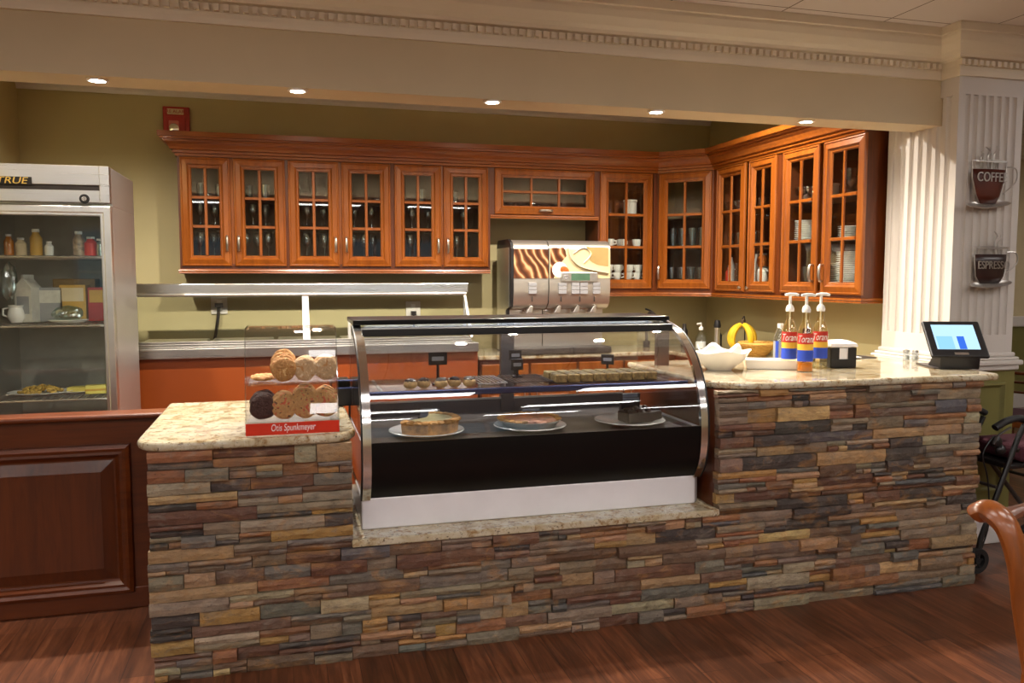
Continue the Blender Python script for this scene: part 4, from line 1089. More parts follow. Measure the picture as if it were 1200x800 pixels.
b.build('crust_edge', M['pie_crust'], t, True)
t = thing('pie', 'orange pie in a metal pie tin with a slice gone, on the middle plate', 'pie', (xp2, YPL + .01, ZD + .011)); t.scale = (1.15, 1.15, 1.0)
MB().lathe([(0, 0), (.09, 0), (.122, .034), (.128, .034), (.094, -.002), (0, -.002)], n=40).build('pie_tin', M['alu'], t, True)
MB().lathe([(0, .002), (.09, .002), (.114, .03), (.106, .036), (0, .03)], n=40, a0=R(-30), a1=R(250)).build('filling', M['orange_fill'], t, True)
b = MB()
for k in range(22): 
    a = R(-30 + 280 * (k + .5) / 22); b.ball((math.cos(a) * .112, math.sin(a) * .112, .036), .013, 1.2, 1.2, .7, 2, .12)
b.build('crust_edge', M['pie_crust'], t, True)
b = MB()
for k in range(26):
    a = R(random.uniform(200, 330)); q = random.uniform(.02, .095); b.ball((math.cos(a) * q, math.sin(a) * q, .032), random.uniform(.012, .02), 1.3, 1, .5, 1, .15)
b.build('topping', M['pink_fill'], t, True)
t = thing('chocolate_cake', 'dark chocolate cake piece with frosting swirls on the plate nearest the syrup bottles', 'cake', (xp3 + .035, YPL + .01, ZD + .009), R(12))
MB().prism([(-.09, -.055), (.1, -.06), (.11, .03), (.02, .09), (-.08, .05)], 0, .05).build('sponge', M['choc'], t, bevel=.008)
b = MB()
for k in range(11): b.ball((-.075 + .017 * k, -.03 + .02 * math.sin(k * 1.7) + .02 * (k % 3), .054), .015, 1, 1, .9, 2, .08)
b.build('frosting', M['choc'], t, True)
# puffs on the glass shelf
def mk_puff():
    t = thing('cream_puff', '', 'pastry', (0, 0, 0), 0)
    b = MB(); b.ball((0, 0, .02), .03, 1, 1, .72, 3, .035); b.build('shell', M['puff'], t, True)
    b = MB(); b.ball((0, 0, .031), .025, 1, 1, .6, 2, .06); b.build('icing', M['choc'], t, True)
    b = MB(); b.ball((.012, -.018, .036), .008, 1.4, .8, .5, 1, .1).ball((-.012, -.012, .042), .006, 1.4, .8, .5, 1, .1); b.build('cream_dollop', M['china'], t, True)
    return t
puff = Kind(mk_puff)
YS_ = 3.50
for k, (px, lb) in enumerate(zip((481, 497, 517, 533, 550), ('nearest the cookie case', 'second from the cookie case end', 'below the black price sign', 'second from the wire rack end', 'beside the wire rack'))):
    puff((xY(px, YS_, 445), YS_ + .012 * (k % 2), ZSH + .001), k * 1.3, 'chocolate topped cream puff %s' % lb, 'cream puffs on the glass shelf')
def rack(x0, x1, y0, y1, label, mat):
    t = thing('wire_rack', label, 'rack', ((x0 + x1) / 2, (y0 + y1) / 2, ZSH + .001))
    w, d = (x1 - x0) / 2, (y1 - y0) / 2; b = MB()
    n = int((x1 - x0) / .016)
    for k in range(n + 1): b.tube([(-w + 2 * w * k / n, -d, .018), (-w + 2 * w * k / n, d, .018)], .0025, 6)
    b.build('grid', mat, t)
    MB().tube([(-w, -d, .016), (w, -d, .016), (w, d, .016), (-w, d, .016)], .004, 6, True).build('rim', mat, t)
    for sx in (-1, 1):
        for sy in (-1, 1): MB().tube([(sx * w * .9, sy * d * .9, .014), (sx * w * .9, sy * d * .9, 0)], .004, 6).build('foot', mat, t)
rack(xY(556, 3.55, 445), xY(588, 3.55, 445), 3.46, 3.72, 'pale wire rack beside the cream puffs', M['silver_wire'])
rack(xY(595, 3.55, 445), xY(640, 3.55, 445), 3.46, 3.72, 'dark wire rack between the cream puffs and the oat bars', M['wire'])
tr = thing('bar_tray', 'pale lined tray under the rows of oat bars', 'tray', (0, 0, 0))
bx0, bx1 = xY(644, 3.55, 440), xY(763, 3.55, 440)
MB().box(bx0, bx1, 3.455, 3.70, ZSH + .001, ZSH + .005).build('tray', M['choc'], tr)
MB().frame(bx0, bx1, 3.455, 3.70, [(0, 0), (0, .01), (.004, .01), (.004, 0)]).build('tray_lip', M['choc'], tr)
tr.children[1].rotation_euler = (R(90), 0, 0); tr.children[1].location = (0, 0, ZSH + .002)
tr.children[1].data.transform(Matrix.Identity(4))
def mk_bar():
    o = MB().box(-.0262, .0262, -.045, .045, 0, .036).build('oat_bar', M['bar'], None, bevel=.005); return tag(o, '', 'pastry')
barK = Kind(mk_bar)
nb = 8
for row in range(2):
    for k in range(nb):
        barK((bx0 + (bx1 - bx0) * (k + .5) / nb, 3.515 + .105 * row, ZSH + .006), 0, 'square oat bar, %s from the wire racks in the %s row' % (('first', 'second', 'third', 'fourth', 'fifth', 'sixth', 'seventh', 'last')[k], ('front', 'rear')[row]), 'oat bars on the tray')
def sign(px, py, y, zf, w, h, label, rz=0, two=False, dark=True):
    v = onY(px, py, y); t = thing('price_sign', label, 'price sign', (v.x, y, zf), rz)
    zc = v.z - zf
    if dark: MB().box(-w / 2, w / 2, -.003, .003, zc - h / 2, zc + h / 2).build('board', M['black'], t, bevel=.002)
    MB().box(-w * .32, w * .32, -.0045, -.003, zc - h * .16, zc + h * .16).build('text_strip', M['box_g'], t)
    MB().box(-.006, .006, -.002, .004, .006, zc - h / 2 + .004).build('stem', M['black'], t)
    MB().box(-.025, .025, -.015, .02, 0.0, .006).build('foot', M['black'], t, bevel=.002)
sign(513, 420, 3.60, ZSH + .001, .085, .058, 'black price sign standing behind the cream puffs')
sign(604, 416, 3.74, ZSH + .001, .062, .05, 'upper black price sign behind the dark wire rack')
sign(606, 427, 3.62, ZSH + .02, .058, .052, 'lower black price sign on the dark wire rack')
sign(712, 421, 3.745, ZSH + .001, .066, .05, 'tilted black price sign behind the oat bars', R(-38))
def tagc(px, py, label, n=2):
    v = onY(px, py, 3.80); t = thing('price_card', label, 'price card', (v.x, 3.80, ZD + .001))
    MB().box(-.05, .05, -.002, .03, 0, v.z - ZD - .018).build('holder', M['black'], t, bevel=.002)
    MB().box(-.044, .044, -.006, -.002, v.z - ZD - .02, v.z - ZD).build('card', M['box_g'], t)
    if n > 1: MB().box(-.04, .04, .004, .008, v.z - ZD + .002, v.z - ZD + .02).build('second_card', M['box_g'], t)
tagc(503, 484, 'grey price card pair behind the cheesecake'); tagc(622, 479, 'single grey price card behind the orange pie', 1); tagc(739, 466, 'grey price card pair behind the chocolate cake')
# black boxy device between the cookie case and the pastry case
v0, v1 = onY(386, 442, 3.92), onY(412, 490, 3.92)
t = thing('card_terminal', 'black boxy terminal on the granite behind the cookie case', 'terminal', ((v0.x + v1.x) / 2, 3.95, Z1 + .001))
w_ = (v1.x - v0.x) / 2; hh = v0.z - Z1
MB().box(-w_, w_, -.06, .08, 0, hh * .62).build('body', M['black'], t, bevel=.006)
MB().box(-w_ * .9, w_ * .9, -.05, .08, hh * .62, hh * .9).build('paper_cover', M['black_gloss'], t, bevel=.008)
for q in (.6, .86): MB().box(-w_, w_, -.066, -.05, hh * q, hh * (q + .06)).build('edge_strip', M['blue_edge'], t, bevel=.003)

# ============================================================ COOKIE CASE
aX0, aX1, aYF = -.155, .192, 3.235
H_ = zY(345, 384, 3.40) - Z1
cc = thing('cookie_case', 'clear acrylic cookie case with a red strip on the low granite top', 'display case', (0, 0, 0))
sidep = [(aYF, Z1 + .004), (aYF, Z1 + .05), (aYF + .05, Z1 + H_ * .55)]
for k in range(7):
    a = PI - (PI / 2) * k / 6 ; sidep.append((aYF + .10 + .07 + .09 * math.cos(a) - .0, Z1 + H_ - .09 + .09 * math.sin(a)))
sidep += [(aYF + .36, Z1 + H_), (aYF + .38, Z1 + H_ - .02), (aYF + .38, Z1 + .004)]
for xx in (aX0, aX1 - .005): MB().prism(sidep, xx, xx + .005, 'YZ').build('end_wall', M['acrylic'], cc)
fpts = sidep[1:]
shell([(y, z) for y, z in sidep[1:11]], .004, aX0 + .005, aX1 - .005).build('front_cover', M['acrylic'], cc, True)
MB().box(aX0, aX1, aYF, aYF + .38, Z1 + .001, Z1 + .008).build('base', M['acrylic'], cc)
MB().box(aX0, aX1, aYF + .376, aYF + .38, Z1 + .008, Z1 + H_ - .02).build('rear_wall', M['acrylic'], cc)
zsh = zY(345, 447, 3.38)
MB().box(aX0 + .006, aX1 - .006, aYF + .065, aYF + .37, zsh - .005, zsh).build('shelf', M['acrylic'], cc)
rs = MB().box(aX0 - .001, aX1 + .001, aYF - .003, aYF, Z1 + .004, Z1 + .05).build('red_strip', M['red_strip'], cc)
text('lettering', 'Otis Spunkmeyer', .038, M['paper'], rs, ((aX0 + aX1) / 2, aYF - .0035, Z1 + .03), (R(90), 0, 0), .001, shear=.15, xs=.62)
for xx in (aX0, aX1): MB().tube([(xx, y, z) for y, z in sidep[:12]], .0028, 6).build('bright_edge', M['ware'], cc)

def mk_ck(mat):
    def f():
        r = .05; b = MB()
        P = [(0, 0), (r * .45, 0), (r * .8, .0), (r, .004), (r * 1.0, .009), (r * .92, .014), (r * .75, .017), (r * .5, .018), (r * .25, .0185), (0, .018)]
        b.lathe(P, n=26)
        for v in b.b.verts:
            a = math.atan2(v.co.y, v.co.x); q = 1 + .035 * math.sin(3 * a + 1) + .02 * math.sin(7 * a); v.co.x *= q; v.co.y *= q
            if v.co.z > .01: v.co.z += random.uniform(-.0022, .0026)
        return tag(b.build('cookie', M[mat], None, True), '', 'cookie')
    return Kind(f)
CK = {k: mk_ck(k) for k in ('ck_sugar', 'ck_white', 'ck_candy', 'ck_choc')}
def cookie_stack(kind, px, zf, y, n, tilt, step, dzs, what, sc=1.0):
    x = xY(px, y, 460); step *= .78
    for k in range(n):
        r = .05 * sc; tl = R(tilt)
        z = zf + r * math.sin(tl) + .003 + dzs * k
        lb = 'front cookie of ' if k == 0 else ('rearmost cookie of ' if k == n - 1 else ('second cookie back in ' if k == 1 else 'third cookie back in '))
        if n == 1: lb = ''
        CK[kind]((x + random.uniform(-.002, .002), y + step * k, z), 0, lb + what, 'cookies in the acrylic case', (Matrix.Rotation(random.uniform(-.1, .1), 3, 'Z') @ Matrix.Rotation(tl, 3, 'X') @ Matrix.Rotation(random.uniform(0, 6.28), 3, 'Z')).to_euler(), sc)
yk = aYF + .10
MB().box(aX0 + .006, aX1 - .006, aYF + .01, aYF + .37, Z1 + .04, Z1 + .045).build('floor_tray', M['acrylic'], cc)
cookie_stack('ck_choc', 308, Z1 + .046, yk, 3, 72, .03, .006, 'the dark chocolate stack on the case floor', 1.02)
cookie_stack('ck_candy', 332, Z1 + .046, yk - .005, 3, 68, .026, .004, 'the candy cookie stack beside the chocolate cookies', 1.02)
cookie_stack('ck_candy', 357, Z1 + .046, yk - .005, 4, 70, .027, .011, 'the tallest candy cookie stack on the case floor')
cookie_stack('ck_candy', 382, Z1 + .046, yk, 4, 72, .027, .007, 'the end candy cookie stack on the case floor')
cookie_stack('ck_choc', 306, Z1 + .009, yk + .0, 1, 74, .03, .003, 'lone dark chocolate cookie at the outer corner of the case floor', 1.0) if 0 else None
yk2 = aYF + .15
cookie_stack('ck_sugar', 333, zsh, yk2, 4, 68, .026, .009, 'the golden cookie stack on the acrylic shelf')
cookie_stack('ck_white', 358, zsh, yk2, 3, 72, .024, .002, 'the middle pale stack on the acrylic shelf', .96)
cookie_stack('ck_white', 382, zsh, yk2, 3, 72, .024, .003, 'the end pale stack on the acrylic shelf', .98)
cookie_stack('ck_sugar', 309, zsh, yk2 + .06, 1, 4, .02, 0, 'single flat cookie lying at the outer end of the acrylic shelf')
tag(MB().quadstrip([[(xY(348, yk, 470) - .03, yk + .06, Z1 + .047), (xY(348, yk, 470) + .03, yk + .07, Z1 + .047)], [(xY(348, yk, 470) - .028, yk + .12, Z1 + .11), (xY(348, yk, 470) + .026, yk + .13, Z1 + .1)], [(xY(348, yk, 470) - .02, yk + .15, Z1 + .09), (xY(348, yk, 470) + .02, yk + .16, Z1 + .08)]], False).build('wax_paper', M['box_g'], None, True), 'grey wax paper sheet tucked between the candy cookie stacks', 'paper')

# ======================================================== BAR TOP OBJECTS
ZT = Z2 + .001
def at(px, py): p = onZ(px, py, Z2); return p.x, p.y
x, y = 2.13, 3.72
bo = thing('serving_bowl', 'square-flared white bowl lined with paper on the rounded bar end', 'bowl', (x, y, ZT), R(28))
def sq(r, z, k, dz=0):
    out = []
    for i in range(32):
        a = 2 * PI * i / 32; c, s = math.cos(a), math.sin(a)
        q = (abs(c) ** k + abs(s) ** k) ** (-1 / k)
        out.append((r * q * c, r * q * s, z + dz * (q - 1)))
    return out
MB().quadstrip([sq(.001, .004, 2), sq(.06, 0, 2), sq(.065, .006, 2), sq(.115, .05, 2.4), sq(.135, .088, 4, .1), sq(.131, .089, 4, .1), sq(.11, .05, 2.4), sq(.06, .014, 2), sq(.001, .012, 2)], True).build('body', M['china'], bo, True)
pl = MB()
prg = []
for rr_, zz in ((.02, .05), (.07, .06), (.1, .088), (.112, .112)):
    prg.append([(rr_ * math.cos(2 * PI * i / 40), rr_ * math.sin(2 * PI * i / 40), zz + .016 * math.sin(2 * PI * i / 40 * 5 + 1) * (rr_ / .1) ** 2) for i in range(40)])
lin = tag(pl.quadstrip(prg, True, True).build('paper_liner', M['paper'], None, True, angle=20), 'crumpled white paper liner lying in the square white bowl', 'paper')
lin.location = (x, y, ZT); 
x, y = 2.42, 3.70
td = thing('serving_tray', 'long low white china tray between the bowl and the syrup bottles', 'tray', (x, y, ZT), R(-24))
MB().quadstrip([[(a * s_, b * u_, z) for a, b in ((-1, -1), (1, -1), (1, 1), (-1, 1))] for s_, u_, z in ((.01, .01, .004), (.13, .055, 0), (.14, .065, .048), (.136, .061, .048), (.125, .05, .008), (.01, .01, .008))], True).build('dish', M['china'], td, bevel=.004)
# syrup bottles
def syrup(px, py, hh, liquid, label, face=0):
    bx, by = at(px, py)
    t = thing('syrup_bottle', label, 'syrup bottle', (bx, by, ZT), 0)
    r = .039
    MB().lathe([(0, 0), (r, 0), (r, .19), (r * .85, .215), (.019, .248), (.016, .258), (.016, .30), (0, .30)], n=22).build('glass_body', M['syrup'], t, True)
    lv = .045 if liquid == 'amber' else .03
    MB().lathe([(0, .003), (r - .003, .003), (r - .003, lv), (0, lv)], n=20).build('syrup', M[liquid], t, True)
    fa = math.atan2(-by, -bx)
    for z0, z1, mt in ((.138, .192, 'lbl_red'), (.108, .138, 'lbl_yel'), (.052, .108, 'lbl_blue')):
        lbm = MB().lathe([(r + .0006, z0), (r + .0006, z1)], n=18, a0=fa - 1.25, a1=fa + 1.25).build('label', M[mt], t, True)
        if mt == 'lbl_red':
            text('lettering', 'Torani', .05, M['paper'], lbm, ((r + .0025) * math.cos(fa), (r + .0025) * math.sin(fa), .163), (R(90), 0, fa + PI / 2), .0012, shear=.3, xs=.56)
    MB().lathe([(0, .295), (.02, .295), (.022, .308), (.016, .324), (.007, .332), (.007, .38), (0, .38)], n=16).build('pump_collar', M['white_plastic'], t, True)
    MB().tube([(-.03, 0, .381), (0, 0, .383), (.03, 0, .383), (.05, -.0, .378)], [.006, .009, .008, .006], 10).build('pump_spout', M['white_plastic'], t, True)
    MB().tube([(0, 0, .30), (0, 0, .05)], .004, 6).build('dip_tube', M['white_plastic'], t)
    return t
syrup(924, 432, .33, 'soap', 'syrup bottle with white pump standing nearest the white tray')
syrup(943, 435, .33, 'amber', 'amber syrup bottle with white pump, middle of the three pump bottles')
syrup(960, 431, .33, 'soap', 'syrup bottle with white pump standing against the napkin caddy')
t = thing('syrup_bottle', 'plain bottle with a blue and white label tucked behind the pump bottles', 'bottle', (2.56, 3.84, ZT))
MB().lathe([(0, 0), (.034, 0), (.034, .15), (.018, .19), (.014, .2), (.014, .215), (0, .215)], n=20).build('glass_body', M['ware'], t, True)
MB().lathe([(.0346, .03), (.0346, .13)], n=20).build('label', M['box_g'], t, True)
MB().lathe([(.0352, .03), (.0352, .13)], n=6, a0=R(195), a1=R(225)).build('blue_stripe', M['lbl_blue'], t, True)
MB().cyl((0, 0), .016, .2, .222, 14).build('cap', M['white_plastic'], t)
x, y = at(985, 431); y += .05
t = thing('napkin_caddy', 'black napkin caddy heaped with white napkins beside the syrup bottles', 'napkin holder', (x + .02, y, ZT), R(-8))
cdd = MB().box(-.07, .07, -.06, -.054, 0, .045).box(-.07, -.024, -.06, -.054, .045, .105).box(.024, .07, -.06, -.054, .045, .105)
cdd.box(-.07, -.064, -.054, .06, 0, .105).box(.064, .07, -.054, .06, 0, .105).box(-.064, .064, .054, .06, 0, .105).box(-.064, .064, -.054, .054, 0, .006)
cdd.build('holder', M['black'], t, bevel=.003)
ns = thing('napkin_stack', 'stack of white napkins sitting in the black caddy', 'napkins', (x + .02, y, ZT), R(-8))
MB().box(-.06, .06, -.052, .05, .008, .104).build('napkins', M['paper'], ns, bevel=.004)
MB().quadstrip([[(-.078, -.066, .108), (.078, -.066, .108), (.076, .062, .108), (-.076, .062, .108)], [(-.072, -.06, .13), (.074, -.06, .126), (.07, .056, .13), (-.07, .056, .132)], [(-.04, -.03, .136), (.04, -.03, .14), (.03, .03, .142), (-.04, .03, .14)]], True, True, True).build('top_napkin', M['paper'], ns, bevel=.006)
x, y = 2.90, 3.93
t = thing('phone_handset', 'black upright handset stand behind the napkin caddy', 'handset', (2.83, 3.98, ZT))
MB().box(-.035, .035, -.03, .03, 0, .03).build('base', M['black'], t, bevel=.005)
MB().box(-.024, .024, .0, .022, .028, .185).build('handset', M['black'], t, bevel=.01, seg=3)
for k, (px, py, wd, lb) in enumerate(((1018, 411, .16, 'white paper sheet lying on the bar beside the column'), (1030, 413, .2, 'dark folder under the white paper beside the column'))):
    x, y = at(px, py); y = min(y, 4.1)
    tag(MB().box(-wd / 2, wd / 2, -.07, .07, 0, .006 - .002 * k).build(('paper_sheet', 'folder')[k], M[('paper', 'dark_metal')[k]], None), lb, ('paper', 'folder')[k])
    o = bpy.context.scene.objects[-1] if 0 else None
for o in COL.objects:
    if o.name.startswith('paper_sheet'): o.location = (3.12, 4.06, ZT + .005)
    if o.name.startswith('folder'): o.location = (3.22, 4.08, ZT)
# shakers
for px, lb, kk in ((1075, 'glass shaker standing nearer the napkin caddy, of the pair by the column', 0), (1083, 'glass shaker standing nearer the tablet, of the pair by the column', 1)):
    x, y = (3.405, 3.87) if kk == 0 else (3.435, 3.835)
    t = thing('salt_shaker', lb, 'shaker', (x, y, ZT))
    MB().lathe([(0, 0), (.02, 0), (.018, .045), (0, .045)], n=14).build('body', M['ware'], t, True)
    MB().lathe([(0, .004), (.015, .004), (.015, .026), (0, .026)], n=14).build('salt', M['china'], t, True)
    MB().lathe([(0, .045), (.019, .045), (.017, .058), (0, .062)], n=14).build('cap', M['alu'], t, True)
# tablet point of sale
t = thing('tablet_stand', 'black tablet register with a bright blue screen at the bar end by the column', 'tablet', (3.345, 3.46, ZT), R(-20)); t.scale = (1.15,) * 3
MB().box(-.105, .07, -.04, .16, 0, .006).build('base_plate', M['dark_metal'], t, bevel=.002)
MB().prism([(-.05, 0), (.075, 0), (.075, .006), (-.01, .09), (-.06, .055)], -.085, .085, 'YZ').build('stand', M['black'], t, bevel=.006)
mt_ = Matrix.Translation((0, .005, .128)) @ Matrix.Rotation(R(-40), 4, 'X')
fr_ = MB().obox(mt_, .25, .018, .20).build('screen_body', M['black'], t, bevel=.008, seg=3)
m2 = mt_ @ Matrix.Translation((0, -.0098, .008))
MB().obox(m2, .185, .001, .135).build('display', emit('screen_pale_blue', srgb(178, 216, 246), 1.0), fr_)
MB().obox(mt_ @ Matrix.Translation((.02, -.0105, -.024)), .185 * .17, .001, .07).build('screen_bar', emit('screen_deep_blue', srgb(60, 110, 220), .9), fr_)
MB().obox(mt_ @ Matrix.Translation((-.05, -.0105, -.024)), .07, .001, .07).build('screen_tile', emit('screen_mid_blue', srgb(140, 196, 244), 1.0), fr_)
MB().obox(mt_ @ Matrix.Translation((.005, -.0098, -.083)), .06, .001, .012).build('maker_plate', M['alu'], fr_)
# back worktop: soap, mill, bananas, basket, faucet
ZW = Z1 + .001
t = thing('soap_dispenser', 'clear soap bottle with a pale pump beside the sink', 'soap bottle', (3.37, 6.2, ZW))
MB().lathe([(0, 0), (.045, 0), (.045, .1), (.018, .14), (.016, .16), (0, .16)], n=18).build('bottle', M['soap'], t, True)
MB().lathe([(0, .005), (.042, .005), (.042, .06), (0, .06)], n=18).build('soap', M['paper'], t, True)
MB().lathe([(0, .16), (.018, .16), (.02, .18), (.006, .19), (.006, .215), (0, .215)], n=14).tube([(0, 0, .215), (-.04, -.01, .212)], .008, 8).build('pump', M['white_plastic'], t, True)
t = thing('pepper_mill', 'dark mill with a silver body between the soap and the bananas', 'pepper mill', (3.42, 6.02, ZW))
MB().lathe([(0, 0), (.032, 0), (.024, .05), (.022, .17), (.026, .19), (0, .19)], n=16).build('body', M['alu'], t, True)
MB().lathe([(0, .19), (.028, .19), (.03, .21), (.02, .25), (0, .255)], n=16).build('grinder_head', M['black'], t, True)
for k, (x, y, h, lb) in enumerate(((3.33, 6.42, .2, 'black bottle beside the faucet'), (3.5, 6.14, .17, 'dark canister behind the pepper mill'))):
    t = thing('bottle', lb, 'bottle', (x, y, ZW)); MB().lathe([(0, 0), (.03, 0), (.03, h * .7), (.014, h * .85), (0, h * .85)], n=14).build('body', M['black'], t, True); MB().cyl((0, 0), .016, h * .85, h, 12).build('cap', M['dark_metal'], t)
# faucet
t = thing('faucet', 'dark gooseneck faucet with two handles behind the pastry case', 'faucet', (3.02, 6.52, ZW))
MB().cyl((0, 0), .03, 0, .05, 16).build('base', M['dark_metal'], t, bevel=.004)
MB().tube(smooth_pts([(0, 0, .04), (0, 0, .22), (.0, -.06, .3), (0, -.14, .28), (0, -.17, .2)], 5), .014, 10).build('spout', M['dark_metal'], t, True)
MB().cyl((.14, 0), .028, 0, .16, 14).build('side_spray', M['black'], t, bevel=.006)
MB().tube(smooth_pts([(.14, 0, .16), (.13, 0, .22), (.05, -.01, .3), (-.02, -.01, .33)], 4), .008, 8).build('lever', M['black'], t, True)
# bananas
t0 = (3.47, 5.72)
def mk_ban():
    P = smooth_pts([(0, 0, 0), (.045, 0, -.03), (.075, 0, -.085), (.075, 0, -.14), (.05, 0, -.19)], 3); n = len(P)
    rad = [.007 + .019 * math.sin(PI * min(1, max(0, (i + 1.2) / (n + 1)))) ** .6 for i in range(n)]
    o = thing('banana', '', 'banana', (0, 0, 0))
    MB().tube(P, rad, 8).build('peel', M['yellow'], o, True)
    MB().tube([P[-1], P[-1] + Vector((-.006, 0, -.012))], [.008, .005], 6).build('tip', M['brown_tip'], o)
    return o
ban = Kind(mk_ban)
stand = thing('banana_bunch_stem', 'brown stem joining the hanging bananas', 'banana stem', (t0[0], t0[1], ZW + .245))
MB().tube([(0, 0, -.03), (0, 0, .012), (.006, 0, .024)], [.02, .014, .01], 8).build('stem', M['brown_tip'], stand, True)
for k, a in enumerate((118, 150, 182, 318, 350, 284)):
    ban((t0[0] + .012 * math.cos(R(a)), t0[1] + .012 * math.sin(R(a)), ZW + .232), R(a), 'ripe banana in the bunch hanging beside the wicker basket', 'bananas in the bunch')
hk = thing('banana_hanger', 'wire hanger holding the banana bunch on the worktop', 'hanger', (t0[0], t0[1], ZW))
MB().lathe([(0, 0), (.07, 0), (.07, .008), (0, .012)], n=20).build('base', M['dark_metal'], hk, True)
MB().tube(smooth_pts([(.05, .05, .01), (.06, .06, .2), (.04, .04, .29), (0, 0, .275)], 5), .005, 8).build('hook', M['dark_metal'], hk, True)
bs = thing('wicker_basket', 'round wicker basket beside the bananas', 'basket', (3.47, 5.5, ZW))
b = MB()
for k in range(7):
    r = .06 + .012 * k; b.tube([(r * math.cos(2 * PI * i / 24), r * math.sin(2 * PI * i / 24), .008 + .0135 * k) for i in range(24)], .0085, 6, True)
b.cyl((0, 0), .06, 0, .006, 20); b.build('basket_wall', M['wicker'], bs, True)
MB().tube([(.135 * math.cos(2 * PI * i / 24), .135 * math.sin(2 * PI * i / 24), .1) for i in range(24)], .012, 8, True).build('rim', M['wicker'], bs, True)

# ================================================= COFFEE SIGNS ON THE COLUMN
def cup_sign(px, py, wpx, hpx, mat, word, label, handle_side, saucer_y, steam, taper):
    yF = CY0 - .03
    c = onY(px, py, yF); e = onY(px + wpx / 2, py, yF); w = e.x - c.x; h = (onY(px, py - hpx / 2, yF).z - c.z)
    t = thing('cup_sign', label, 'wall sign', (c.x, yF, c.z))
    prof = [(-w, h), (w, h), (w * .96, h * .2), (w * taper, -h * .75), (w * taper * .7, -h), (-w * taper * .7, -h), (-w * taper, -h * .75), (-w * .96, h * .2)]
    # curved metal cup front
    rings = []
    for i in range(9):
        a = PI * (i / 8); u = -math.cos(a)
        rings.append([(u * w, -.02 * math.sin(a), h * .62), (u * w * .97, -.022 * math.sin(a), h * .2), (u * w * (taper + .08), -.02 * math.sin(a), -h * .6), (u * w * taper * .75, -.014 * math.sin(a), -h)])
    MB().quadstrip(rings, False).build('cup_front', M[mat], t, True)
    f = t.children[0]; so = f.modifiers.new('thick', 'SOLIDIFY'); so.thickness = .003
    MB().tube([(-w, -.002, h), (-w * .97, -.004, .2 * h), (-w * (taper + .08), -.002, -.6 * h), (-w * taper * .75, 0, -h), (w * taper * .75, 0, -h), (w * (taper + .08), -.002, -.6 * h), (w * .97, -.004, .2 * h), (w, -.002, h)], .0035, 6, True).build('outline_wire', M['silver_wire'], t, True)
    MB().tube([(w * math.cos(2 * PI * i / 20), -.012 + .012 * math.sin(2 * PI * i / 20), h + .006 * math.sin(2 * PI * i / 20)) for i in range(20)], .003, 6, True).build('rim_wire', M['silver_wire'], t, True)
    MB().tube(smooth_pts([(w * .97, 0, h * .75), (w * 1.55, -.004, h * .7), (w * 1.6, -.004, h * .1), (w * .9, 0, -h * .5)], 5), .004, 8).build('handle', M['silver_wire'], t, True)
    MB().lathe([(0, 0), (w * .9, .004), (w * 1.25, .014), (w * 1.27, .012), (w * .9, 0), (0, -.003)], n=28, sy=.22).build('saucer', M['silver_wire'], t, True)
    sa = t.children[-1]; sa.location = (-.004, -.012, -h - .012); sa.rotation_euler = (R(38), R(-4), 0)
    for sx, hgt, lean in steam:
        MB().tube(smooth_pts([(sx * w, -.008, h * .5), (sx * w - .008, -.01, h + hgt * .35), (sx * w + .01, -.01, h + hgt * .7), (sx * w + lean, -.008, h + hgt)], 5), [.003 + .002 * math.sin(i / 5) for i in range(16)], 6).build('steam_wire', M['silver_wire'], t, True)
    text('lettering', word, h * .62, M['silver_wire'], t, (0, -.027, h * .22 if taper < .75 else 0), (R(90), 0, 0), .002, xs=.82)
    return t
cup_sign(1158, 214, 40, 50, 'rust_cup', 'COFFEE', 'upper wire cup sign reading COFFEE on the column', 1, 0, ((-.1, .075, -.02), (.25, .085, .012), (-.5, .05, -.005)), .62)
cup_sign(1160, 311, 38, 42, 'dark_cup', 'ESPRESSO', 'lower wire cup sign reading ESPRESSO on the column', 1, 0, ((.2, .09, -.01), (.42, .07, .01)), .8)

# ============================================================ ROLLATOR
rw = thing('rollator', 'black rollator walker with a maroon seat bag parked beyond the bar end', 'walker', (3.58, 3.43, 0), R(0)); rw.scale = (1, 1, .89)
def wheel(x, y, r):
    wv = MB().lathe([(r - .03, -.014), (r - .004, -.016), (r, -.008), (r, .008), (r - .004, .016), (r - .03, .014), (r - .03, -.014)], n=28).build('wheel', M['rubber'], rw, True)
    wv.location = (x, y, r + .001); wv.rotation_euler = (R(90), 0, R(6))
    b = MB().cyl((0, 0), .018, -.014, .014, 14)
    for k in range(6):
        a = k * PI / 3; b.tube([(.01 * math.cos(a), .01 * math.sin(a), 0), ((r - .02) * math.cos(a), (r - .02) * math.sin(a), 0)], .006, 6)
    b.build('spokes', M['rubber'], wv)
for x, y in ((-.17, -.1), (.45, -.1), (-.17, .16), (.45, .16)): wheel(x, y, .075)
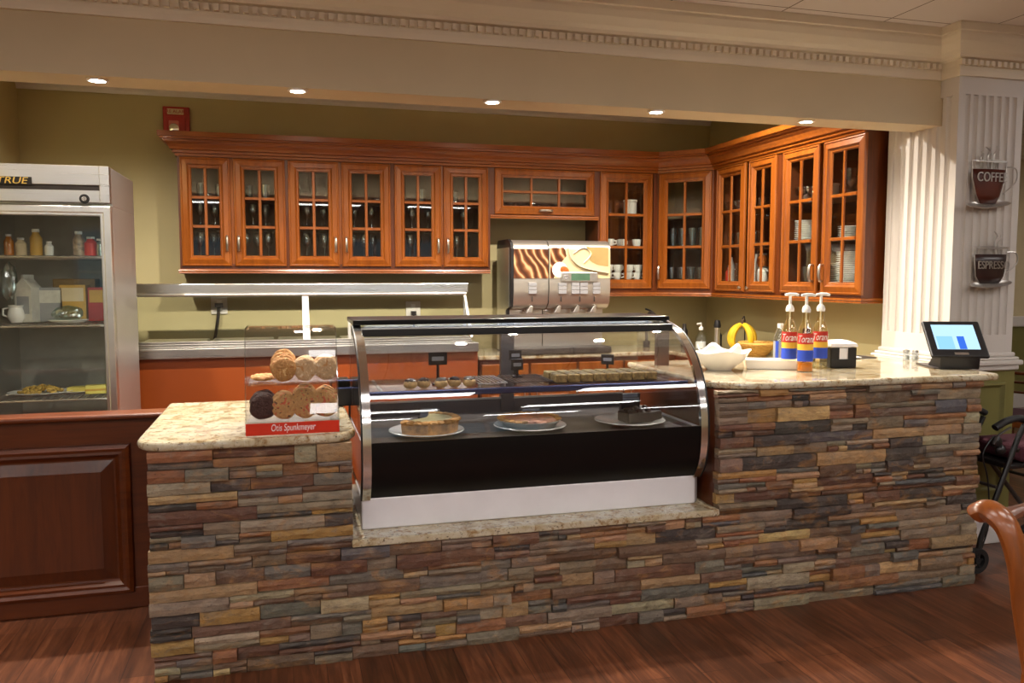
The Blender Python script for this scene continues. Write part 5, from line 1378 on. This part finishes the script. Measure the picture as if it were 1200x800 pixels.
for y in (-.1, .16):
    MB().tube([(-.17, y, .08), (-.15, y, .2), (.06, y, .78), (.10, y, .86)], .014, 10).build('frame_tube', M['black'], rw, True)
    MB().tube([(.45, y, .08), (.42, y, .25), (.14, y, .6), (.06, y, .72)], .013, 10).build('frame_tube', M['dark_metal'], rw, True)
    MB().tube(smooth_pts([(.11, y, .88), (.06, y, .9), (-.02, y, .885), (-.09, y, .85)], 4), [.02] * 13, 12).build('hand_grip', M['rubber'], rw, True)
    MB().tube(smooth_pts([(.0, y - .01, .85), (-.08, y - .015, .81), (-.11, y - .015, .76)], 4), .006, 8).build('brake_lever', M['dark_metal'], rw, True)
    bj = MB(); bj.ball((-.08, y, .77), .035, 1, .7, 1, 2, .1).ball((-.05, y, .72), .03, 1, .8, 1, 2, .1); bj.build('folding_joint', M['black'], rw, True)
    MB().tube(smooth_pts([(-.1, y, .8), (-.16, y, .7), (-.12, y, .55), (-.1, y, .3), (-.14, y, .14)], 4), .004, 6).build('brake_cable', M['black'], rw)
MB().box(.0, .42, -.11, .17, .60, .635).build('seat', M['black'], rw, bevel=.012)
MB().box(.06, .42, -.13, .19, .64, .74).build('seat_bag', M['maroon'], rw, bevel=.03, seg=3)
for q in (-.06, .3): MB().tube([(q, -.1, .5), (q, .16, .5)], .01, 8).build('cross_bar', M['dark_metal'], rw)

# ============================================================ CHAIRS
def make_chair(label, loc, rz):
    t = thing('dining_chair', label, 'chair', loc, rz)
    # local: back at +x side rolls outward, occupant faces +X... back plane spans y
    for s in (-1, 1):
        y = s * .2
        P = smooth_pts([(.02, y, .42), (-.01, y, .58), (-.03, y, .72), (-.065, y, .815), (-.115, y, .85), (-.145, y, .838), (-.152, y, .83)], 5)
        MB().tube(P, [.028 + .017 * min(1, i / 18) if i < len(P) - 4 else (.043, .037, .025, .01)[i - len(P) + 4] for i in range(len(P))], 12, flat=.7).build('back_post', M['chair_wood'], t, True)
        L = smooth_pts([(.02, y, .46), (.0, y, .24), (-.07, y, .0)], 4)
        MB().tube(L, [.021] * len(L), 8).build('leg', M['chair_wood'], t, True)
        MB().tube([(.43, y * 1.05, .44), (.44, y * 1.05, .22), (.45, y * 1.05, 0)], [.022, .02, .016], 8).build('leg', M['chair_wood'], t, True)
    MB().prism([(-.005, -.2), (.45, -.235), (.465, .235), (-.005, .2)], .42, .46).build('seat_frame', M['chair_wood'], t, bevel=.008)
    MB().prism([(.03, -.185), (.44, -.22), (.45, .22), (.03, .185)], .46, .5).build('seat', M['maroon'], t, bevel=.015, seg=3)
    for z, x, h in ((.835, -.085, .03), (.765, -.048, .022), (.69, -.03, .02)):
        MB().tube([(x, -.2, z), (x - .02, -.08, z), (x - .02, .08, z), (x, .2, z)], h, 10, flat=.45).build('back_rail', M['cherry_dark'], t, True)
    return t
# near chair: its back post roll shows at the picture edge
pt = onZ(1150, 602, .835); rzc = R(-76); lx, ly = -.14, -.2
make_chair('warm brown wooden chair with a scrolled back post, in front of the rollator', (pt.x - (lx * math.cos(rzc) - ly * math.sin(rzc)), pt.y - (lx * math.sin(rzc) + ly * math.cos(rzc)), 0), rzc)
p = onY(1205, 470, 4.6)
make_chair('wooden chair standing further off beyond the column, beside the rollator', (p.x + .06, 4.75, 0), R(20))

# ------------------------------------------------------------- render setup
scene.view_settings.view_transform = 'Standard'
scene.view_settings.look = 'None'
scene.view_settings.gamma = 1.0
scene.view_settings.use_curve_mapping = False
scene.view_settings.exposure = 0.5
scene.cycles.use_denoising = True
scene.cycles.max_bounces = 12
scene.cycles.diffuse_bounces = 6
scene.cycles.transparent_max_bounces = 24
scene.cycles.caustics_reflective = False
scene.cycles.caustics_refractive = False
scene.cycles.sample_clamp_indirect = 6.0
